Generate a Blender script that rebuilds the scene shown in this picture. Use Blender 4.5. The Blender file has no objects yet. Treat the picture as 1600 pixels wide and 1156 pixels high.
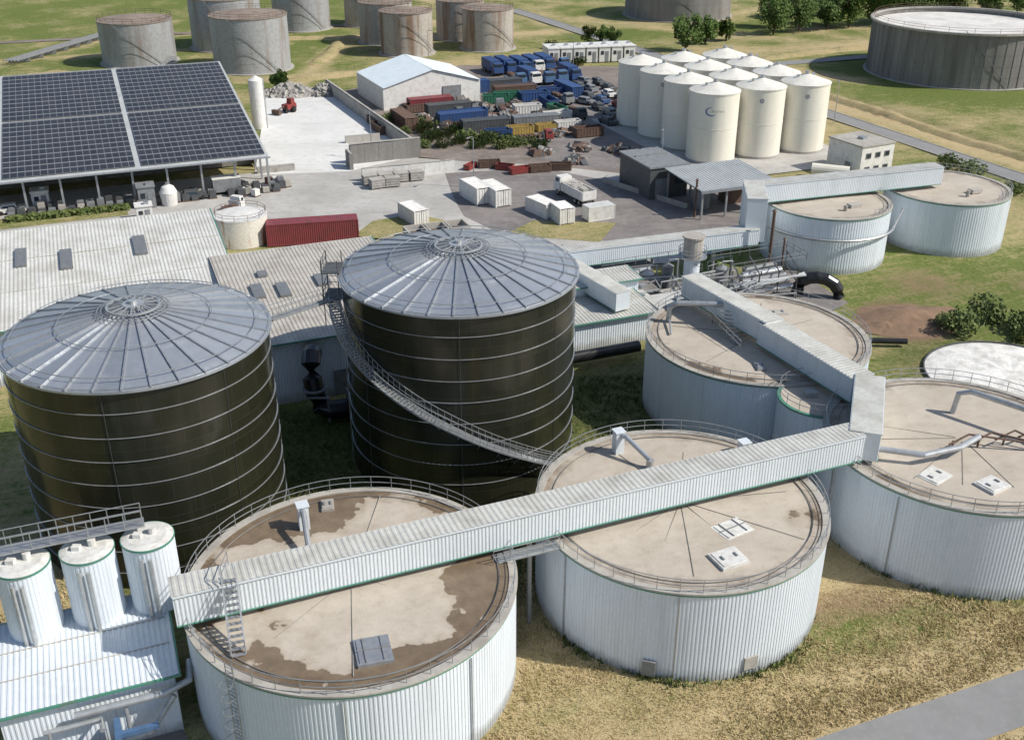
import bpy, math, random
import numpy as np
from mathutils import Vector, Matrix
random.seed(7); rng=np.random.default_rng(7)
sc=bpy.context.scene
COL=sc.collection
AX=math.radians(21.6)
UA=(math.cos(AX),math.sin(AX)); UB=(-math.sin(AX),math.cos(AX))
def S(o,a,b): return (o[0]+UA[0]*a+UB[0]*b, o[1]+UA[1]*a+UB[1]*b)

# ---------------------------------------------------------------- materials
def newmat(name):
    m=bpy.data.materials.new(name); m.use_nodes=True
    nt=m.node_tree; bs=nt.nodes['Principled BSDF']
    return m,nt,bs
def N(nt,t,**k):
    n=nt.nodes.new(t)
    for a,b in k.items(): setattr(n,a,b)
    return n
def L(nt,a,b): nt.links.new(a,b)
def pos(nt,scale=(1,1,1),obj=False,rot=0.):
    if obj: g=N(nt,'ShaderNodeTexCoord').outputs['Object']
    else: g=N(nt,'ShaderNodeNewGeometry').outputs['Position']
    if rot:
        m0=N(nt,'ShaderNodeMapping'); m0.inputs['Rotation'].default_value=(0,0,-rot); L(nt,g,m0.inputs[0]); g=m0.outputs[0]
    mp=N(nt,'ShaderNodeMapping'); mp.inputs['Scale'].default_value=scale
    L(nt,g,mp.inputs[0]); return mp.outputs[0]
def noise(nt,vec,scale,detail=4,rough=.55):
    n=N(nt,'ShaderNodeTexNoise'); n.inputs['Scale'].default_value=scale
    n.inputs['Detail'].default_value=detail; n.inputs['Roughness'].default_value=rough
    L(nt,vec,n.inputs['Vector']); return n.outputs[0]
def ramp(nt,fac,a,b,c0=0.,c1=1.):
    r=N(nt,'ShaderNodeMapRange'); r.inputs[1].default_value=a; r.inputs[2].default_value=b
    r.inputs[3].default_value=c0; r.inputs[4].default_value=c1
    L(nt,fac,r.inputs[0]); return r.outputs[0]
def mixc(nt,fac,a,b):
    m=N(nt,'ShaderNodeMix',data_type='RGBA')
    if isinstance(fac,(int,float)): m.inputs[0].default_value=fac
    else: L(nt,fac,m.inputs[0])
    for s,i in ((a,6),(b,7)):
        if isinstance(s,tuple): m.inputs[i].default_value=(*s[:3],1)
        else: L(nt,s,m.inputs[i])
    return m.outputs[2]
def math_(nt,op,a,b=None):
    m=N(nt,'ShaderNodeMath',operation=op)
    for s,i in ((a,0),(b,1)):
        if s is None: continue
        if isinstance(s,(int,float)): m.inputs[i].default_value=s
        else: L(nt,s,m.inputs[i])
    return m.outputs[0]
def bump(nt,bs,h,strength,dist=.05):
    b=N(nt,'ShaderNodeBump'); b.inputs['Strength'].default_value=strength; b.inputs['Distance'].default_value=dist
    L(nt,h,b.inputs['Height']); L(nt,b.outputs[0],bs.inputs['Normal'])
def mat(name,col,rough=.6,metal=0.,col2=None,scale=.6,thr=(.45,.7),streak=False,bmp=0,bscale=8,spec=None,fine=.12,grime=None):
    m,nt,bs=newmat(name)
    bs.inputs['Roughness'].default_value=rough; bs.inputs['Metallic'].default_value=metal
    if spec is not None: bs.inputs['Specular IOR Level'].default_value=spec
    c=col
    v=pos(nt)
    if col2:
        vv=pos(nt,(1,1,.12)) if streak else v
        c=mixc(nt,ramp(nt,noise(nt,vv,scale,5,.6),thr[0],thr[1]),c,col2)
    if fine:
        n=noise(nt,v,scale*5,3,.6)
        d=tuple(x*(1-fine*2) for x in col)
        c=mixc(nt,ramp(nt,n,.42,.72,0,.6),c,d if not col2 else tuple((a+b)*.5*(1-fine) for a,b in zip(col,col2)))
    if grime:
        g=ramp(nt,noise(nt,pos(nt,(2.2,2.2,.05)),1.,5,.65),.58,.78,0,.6)
        c=mixc(nt,g,c,grime)
        s=N(nt,'ShaderNodeSeparateXYZ'); L(nt,v,s.inputs[0])
        z=math_(nt,'ADD',s.outputs[2],math_(nt,'MULTIPLY',noise(nt,v,.8,4,.6),-1.6))
        c=mixc(nt,ramp(nt,z,.2,-.7,0,.7),c,tuple(x*.6 for x in grime))
    if isinstance(c,tuple): bs.inputs['Base Color'].default_value=(*c,1)
    else: L(nt,c,bs.inputs['Base Color'])
    if bmp: bump(nt,bs,noise(nt,v,bscale,4),bmp)
    return m

m_cladding=mat('white_cladding',(.70,.755,.81),.45,0,(.58,.63,.67),.9,(.5,.8),True,fine=.04,grime=(.45,.45,.43))
m_gallery=mat('gallery_cladding',(.68,.73,.77),.42,.05,(.55,.60,.63),.8,(.5,.8),True,fine=.05)
m_groof=mat('gallery_roof_sheet',(.57,.57,.53),.5,.05,(.40,.39,.35),.5,(.42,.7))
m_green=mat('green_trim',(.07,.26,.19),.5,0,(.12,.19,.14),2)
m_galv=mat('galvanised_steel',(.45,.47,.49),.42,.6,(.34,.35,.36),2)
m_steel=mat('pale_steel_pipe',(.50,.52,.53),.38,.5,(.36,.37,.37),1.5)
m_black=mat('black_pipe',(.012,.012,.013),.3,0,(.03,.03,.03),1.5)
m_glass=mat('window_glass',(.03,.04,.05),.12,0,fine=0)
m_cream=mat('cream_silo_paint',(.78,.75,.65),.4,0,(.66,.62,.52),.5,(.5,.8),True,fine=.04)
m_creamtop=mat('cream_silo_roof',(.76,.74,.67),.5,0,(.60,.58,.51),.8)
m_conc=mat('concrete',(.42,.40,.36),.85,0,(.29,.27,.24),.5,bmp=.3)
m_concdark=mat('weathered_concrete',(.25,.24,.225),.85,0,(.14,.13,.12),.35,(.4,.7),True)
m_rustconc=mat('rust_stained_tank',(.40,.375,.34),.8,0,(.20,.12,.07),.35,(.48,.66),True)
m_greytank=mat('grey_tank_steel',(.36,.37,.38),.55,.1,(.20,.14,.10),.3,(.53,.75),True)
m_rusttop=mat('rust_roof',(.27,.22,.18),.8,0,(.17,.12,.085),.4)
m_palet=mat('pale_roof_membrane',(.72,.70,.66),.7,0,(.52,.49,.45),.2)
m_roof=mat('barn_roof_sheet',(.60,.60,.57),.55,.0,(.44,.425,.385),.35,(.42,.7))
m_roof2=mat('barn_roof_sheet_weathered',(.48,.455,.41),.6,.0,(.34,.31,.27),.5,(.42,.7))
m_sky=mat('skylight',(.15,.16,.17),.35,0,(.22,.22,.22),2)
m_hall=mat('hall_roof_sheet',(.64,.71,.75),.45,.0,(.56,.64,.68),.4)
m_canopy=mat('canopy_roof_sheet',(.46,.48,.48),.5,.0,(.36,.38,.38),.4)
m_white=mat('white_paint',(.74,.73,.70),.5,0,(.57,.55,.51),1.2)
m_blue=mat('blue_paint',(.03,.08,.22),.45,0,(.05,.07,.14),1.5)
m_lblue=mat('light_blue_paint',(.08,.16,.30),.45,0,(.07,.12,.20),1.5)
m_red=mat('red_paint',(.27,.04,.035),.5,0,(.15,.05,.04),1.5)
m_greenp=mat('green_paint',(.03,.18,.10),.5,0,(.05,.11,.08),1.5)
m_yellow=mat('yellow_paint',(.42,.30,.08),.5,0,(.28,.18,.07),1.5)
m_rust=mat('rusty_steel',(.14,.085,.06),.75,0,(.085,.055,.045),2)
m_grey=mat('grey_paint',(.24,.25,.26),.5,0,(.16,.16,.16),1.5)
m_darkgrey=mat('dark_grey_cladding',(.09,.095,.10),.5,0,(.06,.06,.06),1.5)
m_tyre=mat('tyre_rubber',(.02,.02,.02),.8,0,fine=0)
m_trunk=mat('bark',(.10,.07,.05),.9,0,(.06,.045,.03),3)
m_redcont=mat('red_container_paint',(.24,.045,.055),.5,0,(.15,.045,.045),1)
m_ruststreak=mat('white_tank_with_rust',(.70,.68,.62),.55,0,(.36,.16,.06),.9,(.58,.66),True)
m_foam=mat('foam',(.78,.77,.74),.9,0,(.52,.51,.47),.9,(.42,.68),bmp=.9,bscale=2.5,fine=.25)
m_rubble=mat('rubble',(.40,.38,.35),.9,0,(.20,.19,.17),1.5,bmp=.6)
m_soil=mat('bare_soil',(.25,.16,.10),.95,0,(.16,.105,.07),.5,(.4,.65),bmp=.8,bscale=2)
m_logo=mat('logo_blue',(.05,.12,.35),.5,0,fine=0)
m_logog=mat('logo_grey',(.25,.27,.3),.5,0,fine=0)
m_white2=mat('hatch_white',(.68,.68,.65),.5,0,(.5,.48,.44),2)

def leafmat(name,c1,c2,sc_=.9):
    m,nt,bs=newmat(name); v=pos(nt)
    L(nt,mixc(nt,ramp(nt,noise(nt,v,sc_,4,.7),.35,.65),c1,c2),bs.inputs['Base Color'])
    bs.inputs['Roughness'].default_value=.7; bs.inputs['Specular IOR Level'].default_value=.2
    return m
m_leaf=leafmat('tree_leaves',(.045,.085,.02),(.11,.17,.04))
m_leaf2=leafmat('bush_leaves',(.06,.09,.025),(.15,.18,.06))
m_straw=leafmat('straw_grass',(.54,.43,.24),(.36,.30,.13),.3)

def deckmat(name,wet,seed,R):
    m,nt,bs=newmat(name); v=pos(nt,obj=True)
    mp=N(nt,'ShaderNodeMapping'); mp.inputs['Location'].default_value=(seed*7.3,seed*3.1,0); L(nt,v,mp.inputs[0]); vs=mp.outputs[0]
    c=mixc(nt,ramp(nt,noise(nt,vs,.28,6,.65),.35,.68),(.50,.445,.375),(.40,.35,.285))
    c=mixc(nt,ramp(nt,noise(nt,vs,1.1,6,.75),.5,.78,0,.6),c,(.30,.25,.195))
    c=mixc(nt,ramp(nt,noise(nt,vs,7,3,.7),.52,.75,0,.3),c,(.55,.51,.45))
    c=mixc(nt,ramp(nt,noise(nt,vs,3.2,5,.75),.60,.72,0,.45),c,(.24,.19,.14))
    flat=N(nt,'ShaderNodeMapping'); flat.inputs['Scale'].default_value=(1,1,0); L(nt,v,flat.inputs[0])
    le=N(nt,'ShaderNodeVectorMath',operation='LENGTH'); L(nt,flat.outputs[0],le.inputs[0]); r=math_(nt,'DIVIDE',le.outputs['Value'],R)
    n2=noise(nt,vs,.6,6,.65)
    edge=math_(nt,'ADD',r,math_(nt,'MULTIPLY',n2,.5))
    c=mixc(nt,ramp(nt,edge,1.10,1.28,0,.85),c,(.15,.115,.085))
    n3=math_(nt,'MULTIPLY',math_(nt,'SUBTRACT',noise(nt,vs,.15,5,.55),.5),2.2)
    w=math_(nt,'ADD',r,n3)
    wf=ramp(nt,w,.95-wet,.97-wet,0,.85)
    wf2=ramp(nt,w,.83-wet,.95-wet,0,.35)
    c=mixc(nt,wf2,c,(.27,.21,.145))
    wc=mixc(nt,ramp(nt,noise(nt,vs,.8,5,.7),.4,.7),(.115,.078,.045),(.20,.145,.09))
    c=mixc(nt,wf,c,wc)
    L(nt,c,bs.inputs['Base Color'])
    L(nt,ramp(nt,wf,0,1,.85,.3),bs.inputs['Roughness'])
    bump(nt,bs,noise(nt,vs,4,5,.7),.35,.05)
    return m

def darkwall(R):
    m,nt,bs=newmat('olive_black_enamel'); tc=N(nt,'ShaderNodeTexCoord').outputs['Object']
    s=N(nt,'ShaderNodeSeparateXYZ'); L(nt,tc,s.inputs[0])
    a=math_(nt,'MULTIPLY',math_(nt,'ARCTAN2',s.outputs[1],s.outputs[0]),R)
    c=N(nt,'ShaderNodeCombineXYZ'); L(nt,a,c.inputs[0]); L(nt,s.outputs[2],c.inputs[1])
    br=N(nt,'ShaderNodeTexBrick'); L(nt,c.outputs[0],br.inputs[0])
    br.inputs['Color1'].default_value=(.017,.018,.010,1); br.inputs['Color2'].default_value=(.023,.023,.014,1)
    br.inputs['Mortar'].default_value=(.045,.045,.034,1); br.inputs['Scale'].default_value=1
    br.inputs['Mortar Size'].default_value=.014; br.inputs['Brick Width'].default_value=2.8; br.inputs['Row Height'].default_value=1.45
    d=mixc(nt,ramp(nt,noise(nt,pos(nt,(1,1,.07)),.9,4),.5,.75,0,.5),br.outputs[0],(.034,.034,.023))
    L(nt,d,bs.inputs['Base Color'])
    L(nt,ramp(nt,noise(nt,pos(nt,(1,1,.3)),.5,3),.3,.7,.12,.28),bs.inputs['Roughness'])
    bump(nt,bs,noise(nt,pos(nt,(1,1,.4)),.5,2),.3,.06)
    return m
def domemat():
    m,nt,bs=newmat('silver_roof_panels'); v=pos(nt)
    tc=N(nt,'ShaderNodeTexCoord').outputs['Object']
    s=N(nt,'ShaderNodeSeparateXYZ'); L(nt,tc,s.inputs[0])
    a=math_(nt,'ARCTAN2',s.outputs[1],s.outputs[0])
    fl=math_(nt,'FLOOR',math_(nt,'MULTIPLY',a,32/(2*math.pi)))
    wn=N(nt,'ShaderNodeTexWhiteNoise',noise_dimensions='1D'); L(nt,fl,wn.inputs['W'])
    c=mixc(nt,wn.outputs[0],(.45,.48,.52),(.31,.34,.38))
    c=mixc(nt,ramp(nt,noise(nt,v,.9,5,.7),.5,.75,0,.5),c,(.56,.58,.60))
    L(nt,c,bs.inputs['Base Color']); bs.inputs['Metallic'].default_value=.5
    L(nt,ramp(nt,noise(nt,v,2,3),.3,.7,.3,.5),bs.inputs['Roughness'])
    return m
def solarmat():
    m,nt,bs=newmat('solar_panels'); tc=N(nt,'ShaderNodeTexCoord').outputs['Object']
    br=N(nt,'ShaderNodeTexBrick',offset=0.); L(nt,tc,br.inputs[0])
    br.inputs['Color1'].default_value=(.022,.023,.027,1); br.inputs['Color2'].default_value=(.035,.036,.04,1)
    br.inputs['Mortar'].default_value=(.17,.175,.18,1); br.inputs['Scale'].default_value=1
    br.inputs['Mortar Size'].default_value=.045; br.inputs['Brick Width'].default_value=1.02; br.inputs['Row Height'].default_value=2.1
    s=N(nt,'ShaderNodeSeparateXYZ'); L(nt,tc,s.inputs[0])
    row=math_(nt,'FRACT',math_(nt,'DIVIDE',s.outputs[1],2.1))
    c=mixc(nt,ramp(nt,row,.86,.9),br.outputs[0],(.24,.24,.245))
    L(nt,c,bs.inputs['Base Color']); bs.inputs['Roughness'].default_value=.38
    return m

# ---------------------------------------------------------------- mesh builder
class M:
    def __init__(s): s.v=[]; s.f=[]; s.m=[]
    def add(s,vs,fs,m=0):
        o=len(s.v); s.v.extend([tuple(map(float,q)) for q in vs]); s.f.extend([tuple(i+o for i in f) for f in fs]); s.m.extend([m]*len(fs)); return s
    def box(s,c,d,rz=0.,m=0,taper=1.):
        cx,cy,cz=c; dx,dy,dz=[q/2 for q in d]; cs,sn=math.cos(rz),math.sin(rz); vs=[]
        for z in (-1,1):
            t=1 if z<0 else taper
            for x,y in ((-1,-1),(1,-1),(1,1),(-1,1)):
                X,Y=x*dx*t,y*dy*t; vs.append((cx+X*cs-Y*sn,cy+X*sn+Y*cs,cz+z*dz))
        return s.add(vs,[(3,2,1,0),(4,5,6,7),(0,1,5,4),(1,2,6,5),(2,3,7,6),(3,0,4,7)],m)
    def cyl(s,c,r,z0,z1,n=24,r2=None,m=0,cap=True):
        r2=r if r2 is None else r2; vs=[]
        for k in range(n):
            a=2*math.pi*k/n; vs.append((c[0]+r*math.cos(a),c[1]+r*math.sin(a),z0))
        for k in range(n):
            a=2*math.pi*k/n; vs.append((c[0]+r2*math.cos(a),c[1]+r2*math.sin(a),z1))
        fs=[(k,(k+1)%n,n+(k+1)%n,n+k) for k in range(n)]
        if cap: fs+= [tuple(range(n,2*n)),tuple(range(n-1,-1,-1))]
        return s.add(vs,fs,m)
    def ring(s,c,r0,r1,z0,z1,n=96,m=0):
        vs=[]
        for r,z in ((r1,z0),(r1,z1),(r0,z1),(r0,z0)):
            for k in range(n):
                a=2*math.pi*k/n; vs.append((c[0]+r*math.cos(a),c[1]+r*math.sin(a),z))
        fs=[]
        for j in range(4):
            for k in range(n):
                fs.append((j*n+k,j*n+(k+1)%n,((j+1)%4)*n+(k+1)%n,((j+1)%4)*n+k))
        return s.add(vs,fs,m)
    def tube(s,pts,r,n=5,closed=False,m=0):
        P=[Vector(p) for p in pts]; K=len(P); vs=[]
        for i in range(K):
            if closed: t=(P[(i+1)%K]-P[i-1])
            else: t=P[min(i+1,K-1)]-P[max(i-1,0)]
            t.normalize()
            up=Vector((0,0,1)) if abs(t.z)<.92 else Vector((0,1,0))
            a=t.cross(up).normalized(); b=a.cross(t)
            for j in range(n):
                q=2*math.pi*(j+.5)/n; vs.append(P[i]+a*(r*math.cos(q))+b*(r*math.sin(q)))
        fs=[]
        for i in range(K if closed else K-1):
            k=(i+1)%K
            for j in range(n):
                l=(j+1)%n; fs.append((i*n+j,i*n+l,k*n+l,k*n+j))
        if not closed: fs+=[tuple(range(n-1,-1,-1)),tuple((K-1)*n+j for j in range(n))]
        return s.add(vs,fs,m)
    def panel(s,p0,p1,p3,pitch=.3,depth=.05,m=0):
        p0,p1,p3=Vector(p0),Vector(p1),Vector(p3); d=p1-p0; h=p3-p0; n=d.cross(h).normalized()
        cnt=max(1,int(d.length/pitch)); vs=[]
        for k in range(cnt):
            for f,o in ((0,0),(.35,0),(.5,depth),(.85,depth)):
                q=p0+d*((k+f)/cnt)+n*o; vs.append(q); vs.append(q+h)
        vs.append(p1); vs.append(p1+h)
        fs=[(2*i,2*i+2,2*i+3,2*i+1) for i in range(len(vs)//2-1)]
        return s.add(vs,fs,m)
    def quad(s,a,b,c,d,m=0): return s.add([a,b,c,d],[(0,1,2,3)],m)
    def corr(s,c,R,z0,z1,pitch=.33,depth=.06,m=0):
        n=int(2*math.pi*R/pitch); vs=[]
        for k in range(n):
            for f,o in ((0,0),(.4,0),(.5,depth),(.9,depth)):
                a=2*math.pi*(k+f)/n; vs.append((c[0]+(R+o)*math.cos(a),c[1]+(R+o)*math.sin(a),z0)); vs.append((c[0]+(R+o)*math.cos(a),c[1]+(R+o)*math.sin(a),z1))
        K=len(vs)//2
        return s.add(vs,[(2*i,2*((i+1)%K),2*((i+1)%K)+1,2*i+1) for i in range(K)],m)
def mkobj(b,name,mats,origin=(0,0,0),smooth=False):
    me=bpy.data.meshes.new(name)
    o=Vector(origin)
    me.from_pydata([(v[0]-o.x,v[1]-o.y,v[2]-o.z) for v in b.v],[],b.f)
    if not isinstance(mats,(list,tuple)): mats=[mats]
    for q in mats: me.materials.append(q)
    if len(mats)>1: me.polygons.foreach_set('material_index',b.m)
    if smooth: me.polygons.foreach_set('use_smooth',[True]*len(b.f))
    me.update()
    ob=bpy.data.objects.new(name,me); COL.objects.link(ob); return ob
def thing(name,loc,label,cat,group=None,rz=0.):
    e=bpy.data.objects.new(name,None); COL.objects.link(e); e.location=(loc[0],loc[1],loc[2] if len(loc)>2 else 0); e.rotation_euler=(0,0,rz)
    e.empty_display_size=.5
    e['label']=label; e['category']=cat
    if group: e['group']=group
    return e
def part(b,name,mats,e,world=True,smooth=False,label=None):
    ob=mkobj(b,name,mats,e.location if world else (0,0,0),smooth); ob.parent=e
    if label: ob['label']=label
    return ob
def comps(b):
    par=list(range(len(b.v)))
    def find(i):
        while par[i]!=i: par[i]=par[par[i]]; i=par[i]
        return i
    for f in b.f:
        r=find(f[0])
        for i in f[1:]: par[find(i)]=r
    groups={}
    for f,m in zip(b.f,b.m): groups.setdefault(find(f[0]),[]).append((f,m))
    out=[]
    for g in groups.values():
        c=M(); mp={}
        for f,m in g:
            for i in f:
                if i not in mp: mp[i]=len(c.v); c.v.append(b.v[i])
            c.f.append(tuple(mp[i] for i in f)); c.m.append(m)
        out.append(c)
    return out
def partsplit(b,name,mats,e,world=True,smooth=False):
    for c in comps(b): part(c,name,mats,e,world,smooth)
def solo(b,name,mats,label,cat,loc=(0,0,0),group=None,smooth=False,rz=None):
    ob=mkobj(b,name,mats,loc if rz is None else (0,0,0),smooth); ob.location=loc
    if rz is not None: ob.rotation_euler=(0,0,rz)
    ob['label']=label; ob['category']=cat
    if group: ob['group']=group
    return ob
def struct(b,name,mats,smooth=False):
    ob=mkobj(b,name,mats,(0,0,0),smooth); ob['kind']='structure'; return ob
def dup(e,loc,rz=None,scale=None,swap=None,label=None):
    c=e.copy(); COL.objects.link(c); c.location=(loc[0],loc[1],loc[2] if len(loc)>2 else 0)
    if rz is not None: c.rotation_euler=(0,0,rz)
    if scale: c.scale=scale if not isinstance(scale,(int,float)) else (scale,)*3
    if label: c['label']=label
    for ch in list(e.children):
        d=ch.copy(); COL.objects.link(d); d.parent=c
        if swap:
            for sl in d.material_slots:
                if sl.material==swap[0]: sl.link='OBJECT'; sl.material=swap[1]
    return c
def rail_ring(b,c,R,z,h=1.1,a0=0,a1=360,posts=40,r=.035):
    full=(a1-a0)>=360; n=96
    for hh in (h,h*.55):
        pts=[(c[0]+R*math.cos(math.radians(a0+(a1-a0)*k/n)),c[1]+R*math.sin(math.radians(a0+(a1-a0)*k/n)),z+hh) for k in range(n if full else n+1)]
        b.tube(pts,r,4,full)
    for k in range(posts):
        a=math.radians(a0+(a1-a0)*k/posts); x,y=c[0]+R*math.cos(a),c[1]+R*math.sin(a)
        b.tube([(x,y,z-.1),(x,y,z+h)],r,4)
def rail_line(b,pts,h=1.1,step=1.5,r=.03):
    for hh in (h,h*.5): b.tube([(p[0],p[1],p[2]+hh) for p in pts],r,4)
    for a,c in zip(pts[:-1],pts[1:]):
        a,c=Vector(a),Vector(c); n=max(1,int((c-a).length/step))
        for k in range(n+1):
            q=a+(c-a)*(k/n); b.tube([q,q+Vector((0,0,h))],r,4)
ra=math.radians

# ---------------------------------------------------------------- camera / light
cam=bpy.data.cameras.new('camera'); cam.lens=1668*36/1600; cam.sensor_width=36; cam.clip_end=6000; cam.clip_start=1
co=bpy.data.objects.new('camera',cam); COL.objects.link(co); co.location=(0,0,50); co.rotation_euler=(math.radians(90-26.73),0,0)
sc.camera=co
sundir=Vector((1.0,-.22,0)).normalized(); EL=math.radians(43)
sd=Vector((sundir.x*math.cos(EL),sundir.y*math.cos(EL),math.sin(EL)))
su=bpy.data.lights.new('sun','SUN'); su.energy=4.9; su.angle=math.radians(.53); su.color=(1,.945,.85)
so=bpy.data.objects.new('sun',su); COL.objects.link(so); so.rotation_euler=sd.to_track_quat('Z','Y').to_euler(); so.location=(60,0,80)
w=bpy.data.worlds.new('World'); sc.world=w; w.use_nodes=True; nt=w.node_tree
sk=nt.nodes.new('ShaderNodeTexSky'); sk.sky_type='NISHITA'; sk.sun_disc=False; sk.sun_elevation=EL; sk.sun_rotation=math.atan2(sundir.x,sundir.y); sk.altitude=50
nt.links.new(sk.outputs[0],nt.nodes['Background'].inputs[0]); nt.nodes['Background'].inputs[1].default_value=.12
sc.view_settings.view_transform='Standard'; sc.view_settings.look='None'; sc.view_settings.exposure=0

# ---------------------------------------------------------------- ground
def segd(X,Y,a,b):
    ax,ay=a; bx,by=b; dx,dy=bx-ax,by-ay; t=np.clip(((X-ax)*dx+(Y-ay)*dy)/(dx*dx+dy*dy),0,1)
    return np.hypot(X-ax-t*dx,Y-ay-t*dy)
def blob(X,Y,c,r,s=2.): return np.clip((r+s-np.hypot(X-c[0],Y-c[1]))/(2*s),0,1)
def zones(X,Y):
    n=(np.sin(X*.31+1.3*np.sin(Y*.17))*np.sin(Y*.23+1.7*np.sin(X*.13)))*.5+.5
    dry=.42+.25*(n-.5); dirt=0*X; dark=0*X
    def setv(arr,wt,v): return arr*(1-wt)+v*wt
    def line(a,b,w,s): return np.clip((w+s-segd(X,Y,a,b))/(2*s),0,1)
    wt=np.clip((75-Y)/8,0,1)*np.clip((X+6)/6,0,1); dry=setv(dry,wt,.9)
    wt=line((8,51.5),(24,60),1.6,1.5); dry=setv(dry,wt*.6,.4)
    wt=line((22,58.5),(48,66),1.5,1.4); dry=setv(dry,wt*.95,.05)
    wt=line((17,55),(30,58.5),1.0,1.); dry=setv(dry,wt*.8,.2)
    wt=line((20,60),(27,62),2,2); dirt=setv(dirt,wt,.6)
    wt=line((0,50),(8,53),1.2,1.5); dry=setv(dry,wt*.6,.4)
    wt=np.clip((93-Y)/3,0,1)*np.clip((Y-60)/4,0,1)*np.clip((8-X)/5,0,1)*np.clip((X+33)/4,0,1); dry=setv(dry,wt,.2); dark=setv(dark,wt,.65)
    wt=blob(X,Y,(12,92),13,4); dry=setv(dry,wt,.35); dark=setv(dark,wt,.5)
    wt=blob(X,Y,(-37,60),6,3); dry=setv(dry,wt,.75)
    wt=blob(X,Y,(58,118),22,8); dry=setv(dry,wt,.2)
    wt=blob(X,Y,(45,112),5.5,2); dirt=setv(dirt,wt,1.)
    wt=blob(X,Y,(51,123),7,6); dirt=setv(dirt,wt,.5)
    wt=blob(X,Y,(66,122),6,5); dirt=setv(dirt,wt,.45)
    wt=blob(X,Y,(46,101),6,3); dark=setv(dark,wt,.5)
    wt=line((60,238),(98,150),4,2.5); dry=setv(dry,wt,.9)
    wt=line((64,232),(94,164),.9,.7); dirt=setv(dirt,wt,.7)
    wt=line((72,225),(96,170),2,1.5); dark=setv(dark,wt,.35)
    wt=blob(X,Y,(103,250),33,8); dry=setv(dry,wt,.12)
    wt=line((60,262),(78,244),3,3); dry=setv(dry,wt,.75)
    wt=np.clip((Y-285)/20,0,1); dry=setv(dry,wt,.42+.4*(n-.5))
    wt=line((20,300),(120,345),7,5); dry=setv(dry,wt,.1)
    wt=line((60,282),(150,300),5,4); dry=setv(dry,wt,.8)
    wt=line((20,330),(70,300),4,4); dry=setv(dry,wt,.75)
    wt=np.clip((Y-225)/10,0,1)*np.clip((-30-X)/20,0,1); dry=setv(dry,wt,.2+.3*(n-.5))
    for a,b,wd in (((-140,262),(-60,292),2.),((-110,300),(-20,330),3.),((-60,245),(-10,262),3.),((-50,300),(10,308),3),((-130,240),(-100,330),1.5),((-48,240),(-45,300),2.5),((-20,262),(20,276),3)):
        wt=line(a,b,wd,2); dry=setv(dry,wt,.8)
    wt=line((-43,290),(-5,240),2,2); dirt=setv(dirt,wt,.5)
    wt=blob(X,Y,(62,200),14,10); dry=setv(dry,wt*.8,.7)
    wt=blob(X,Y,(70,150),14,8); dry=setv(dry,wt,.5)
    return np.stack([dry,dirt,dark,np.ones_like(dry)],-1)
xs=np.concatenate([[-3000,-1200,-600,-350],np.arange(-200,-70,4),np.arange(-70,110,1.5),np.arange(110,220,4),[350,600,1200,3000]])
ys=np.concatenate([[-500,-100,0,25],np.arange(36,135,1.5),np.arange(135,400,2.5),[450,600,1000,2000,4000]])
XX,YY=np.meshgrid(xs,ys)
ZZ=.10*np.sin(XX*.21)*np.sin(YY*.17)-.12
vs=np.stack([XX.ravel(),YY.ravel(),ZZ.ravel()],-1); nx,ny=len(xs),len(ys)
ii=np.arange(nx*ny).reshape(ny,nx)
fs=np.stack([ii[:-1,:-1].ravel(),ii[:-1,1:].ravel(),ii[1:,1:].ravel(),ii[1:,:-1].ravel()],-1)
me=bpy.data.meshes.new('ground'); me.from_pydata(vs.tolist(),[],fs.tolist())
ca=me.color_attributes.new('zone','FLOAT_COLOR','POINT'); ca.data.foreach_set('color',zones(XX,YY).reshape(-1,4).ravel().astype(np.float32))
me.polygons.foreach_set('use_smooth',[True]*len(fs))
g=bpy.data.objects.new('ground',me); COL.objects.link(g); g['kind']='structure'
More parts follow.
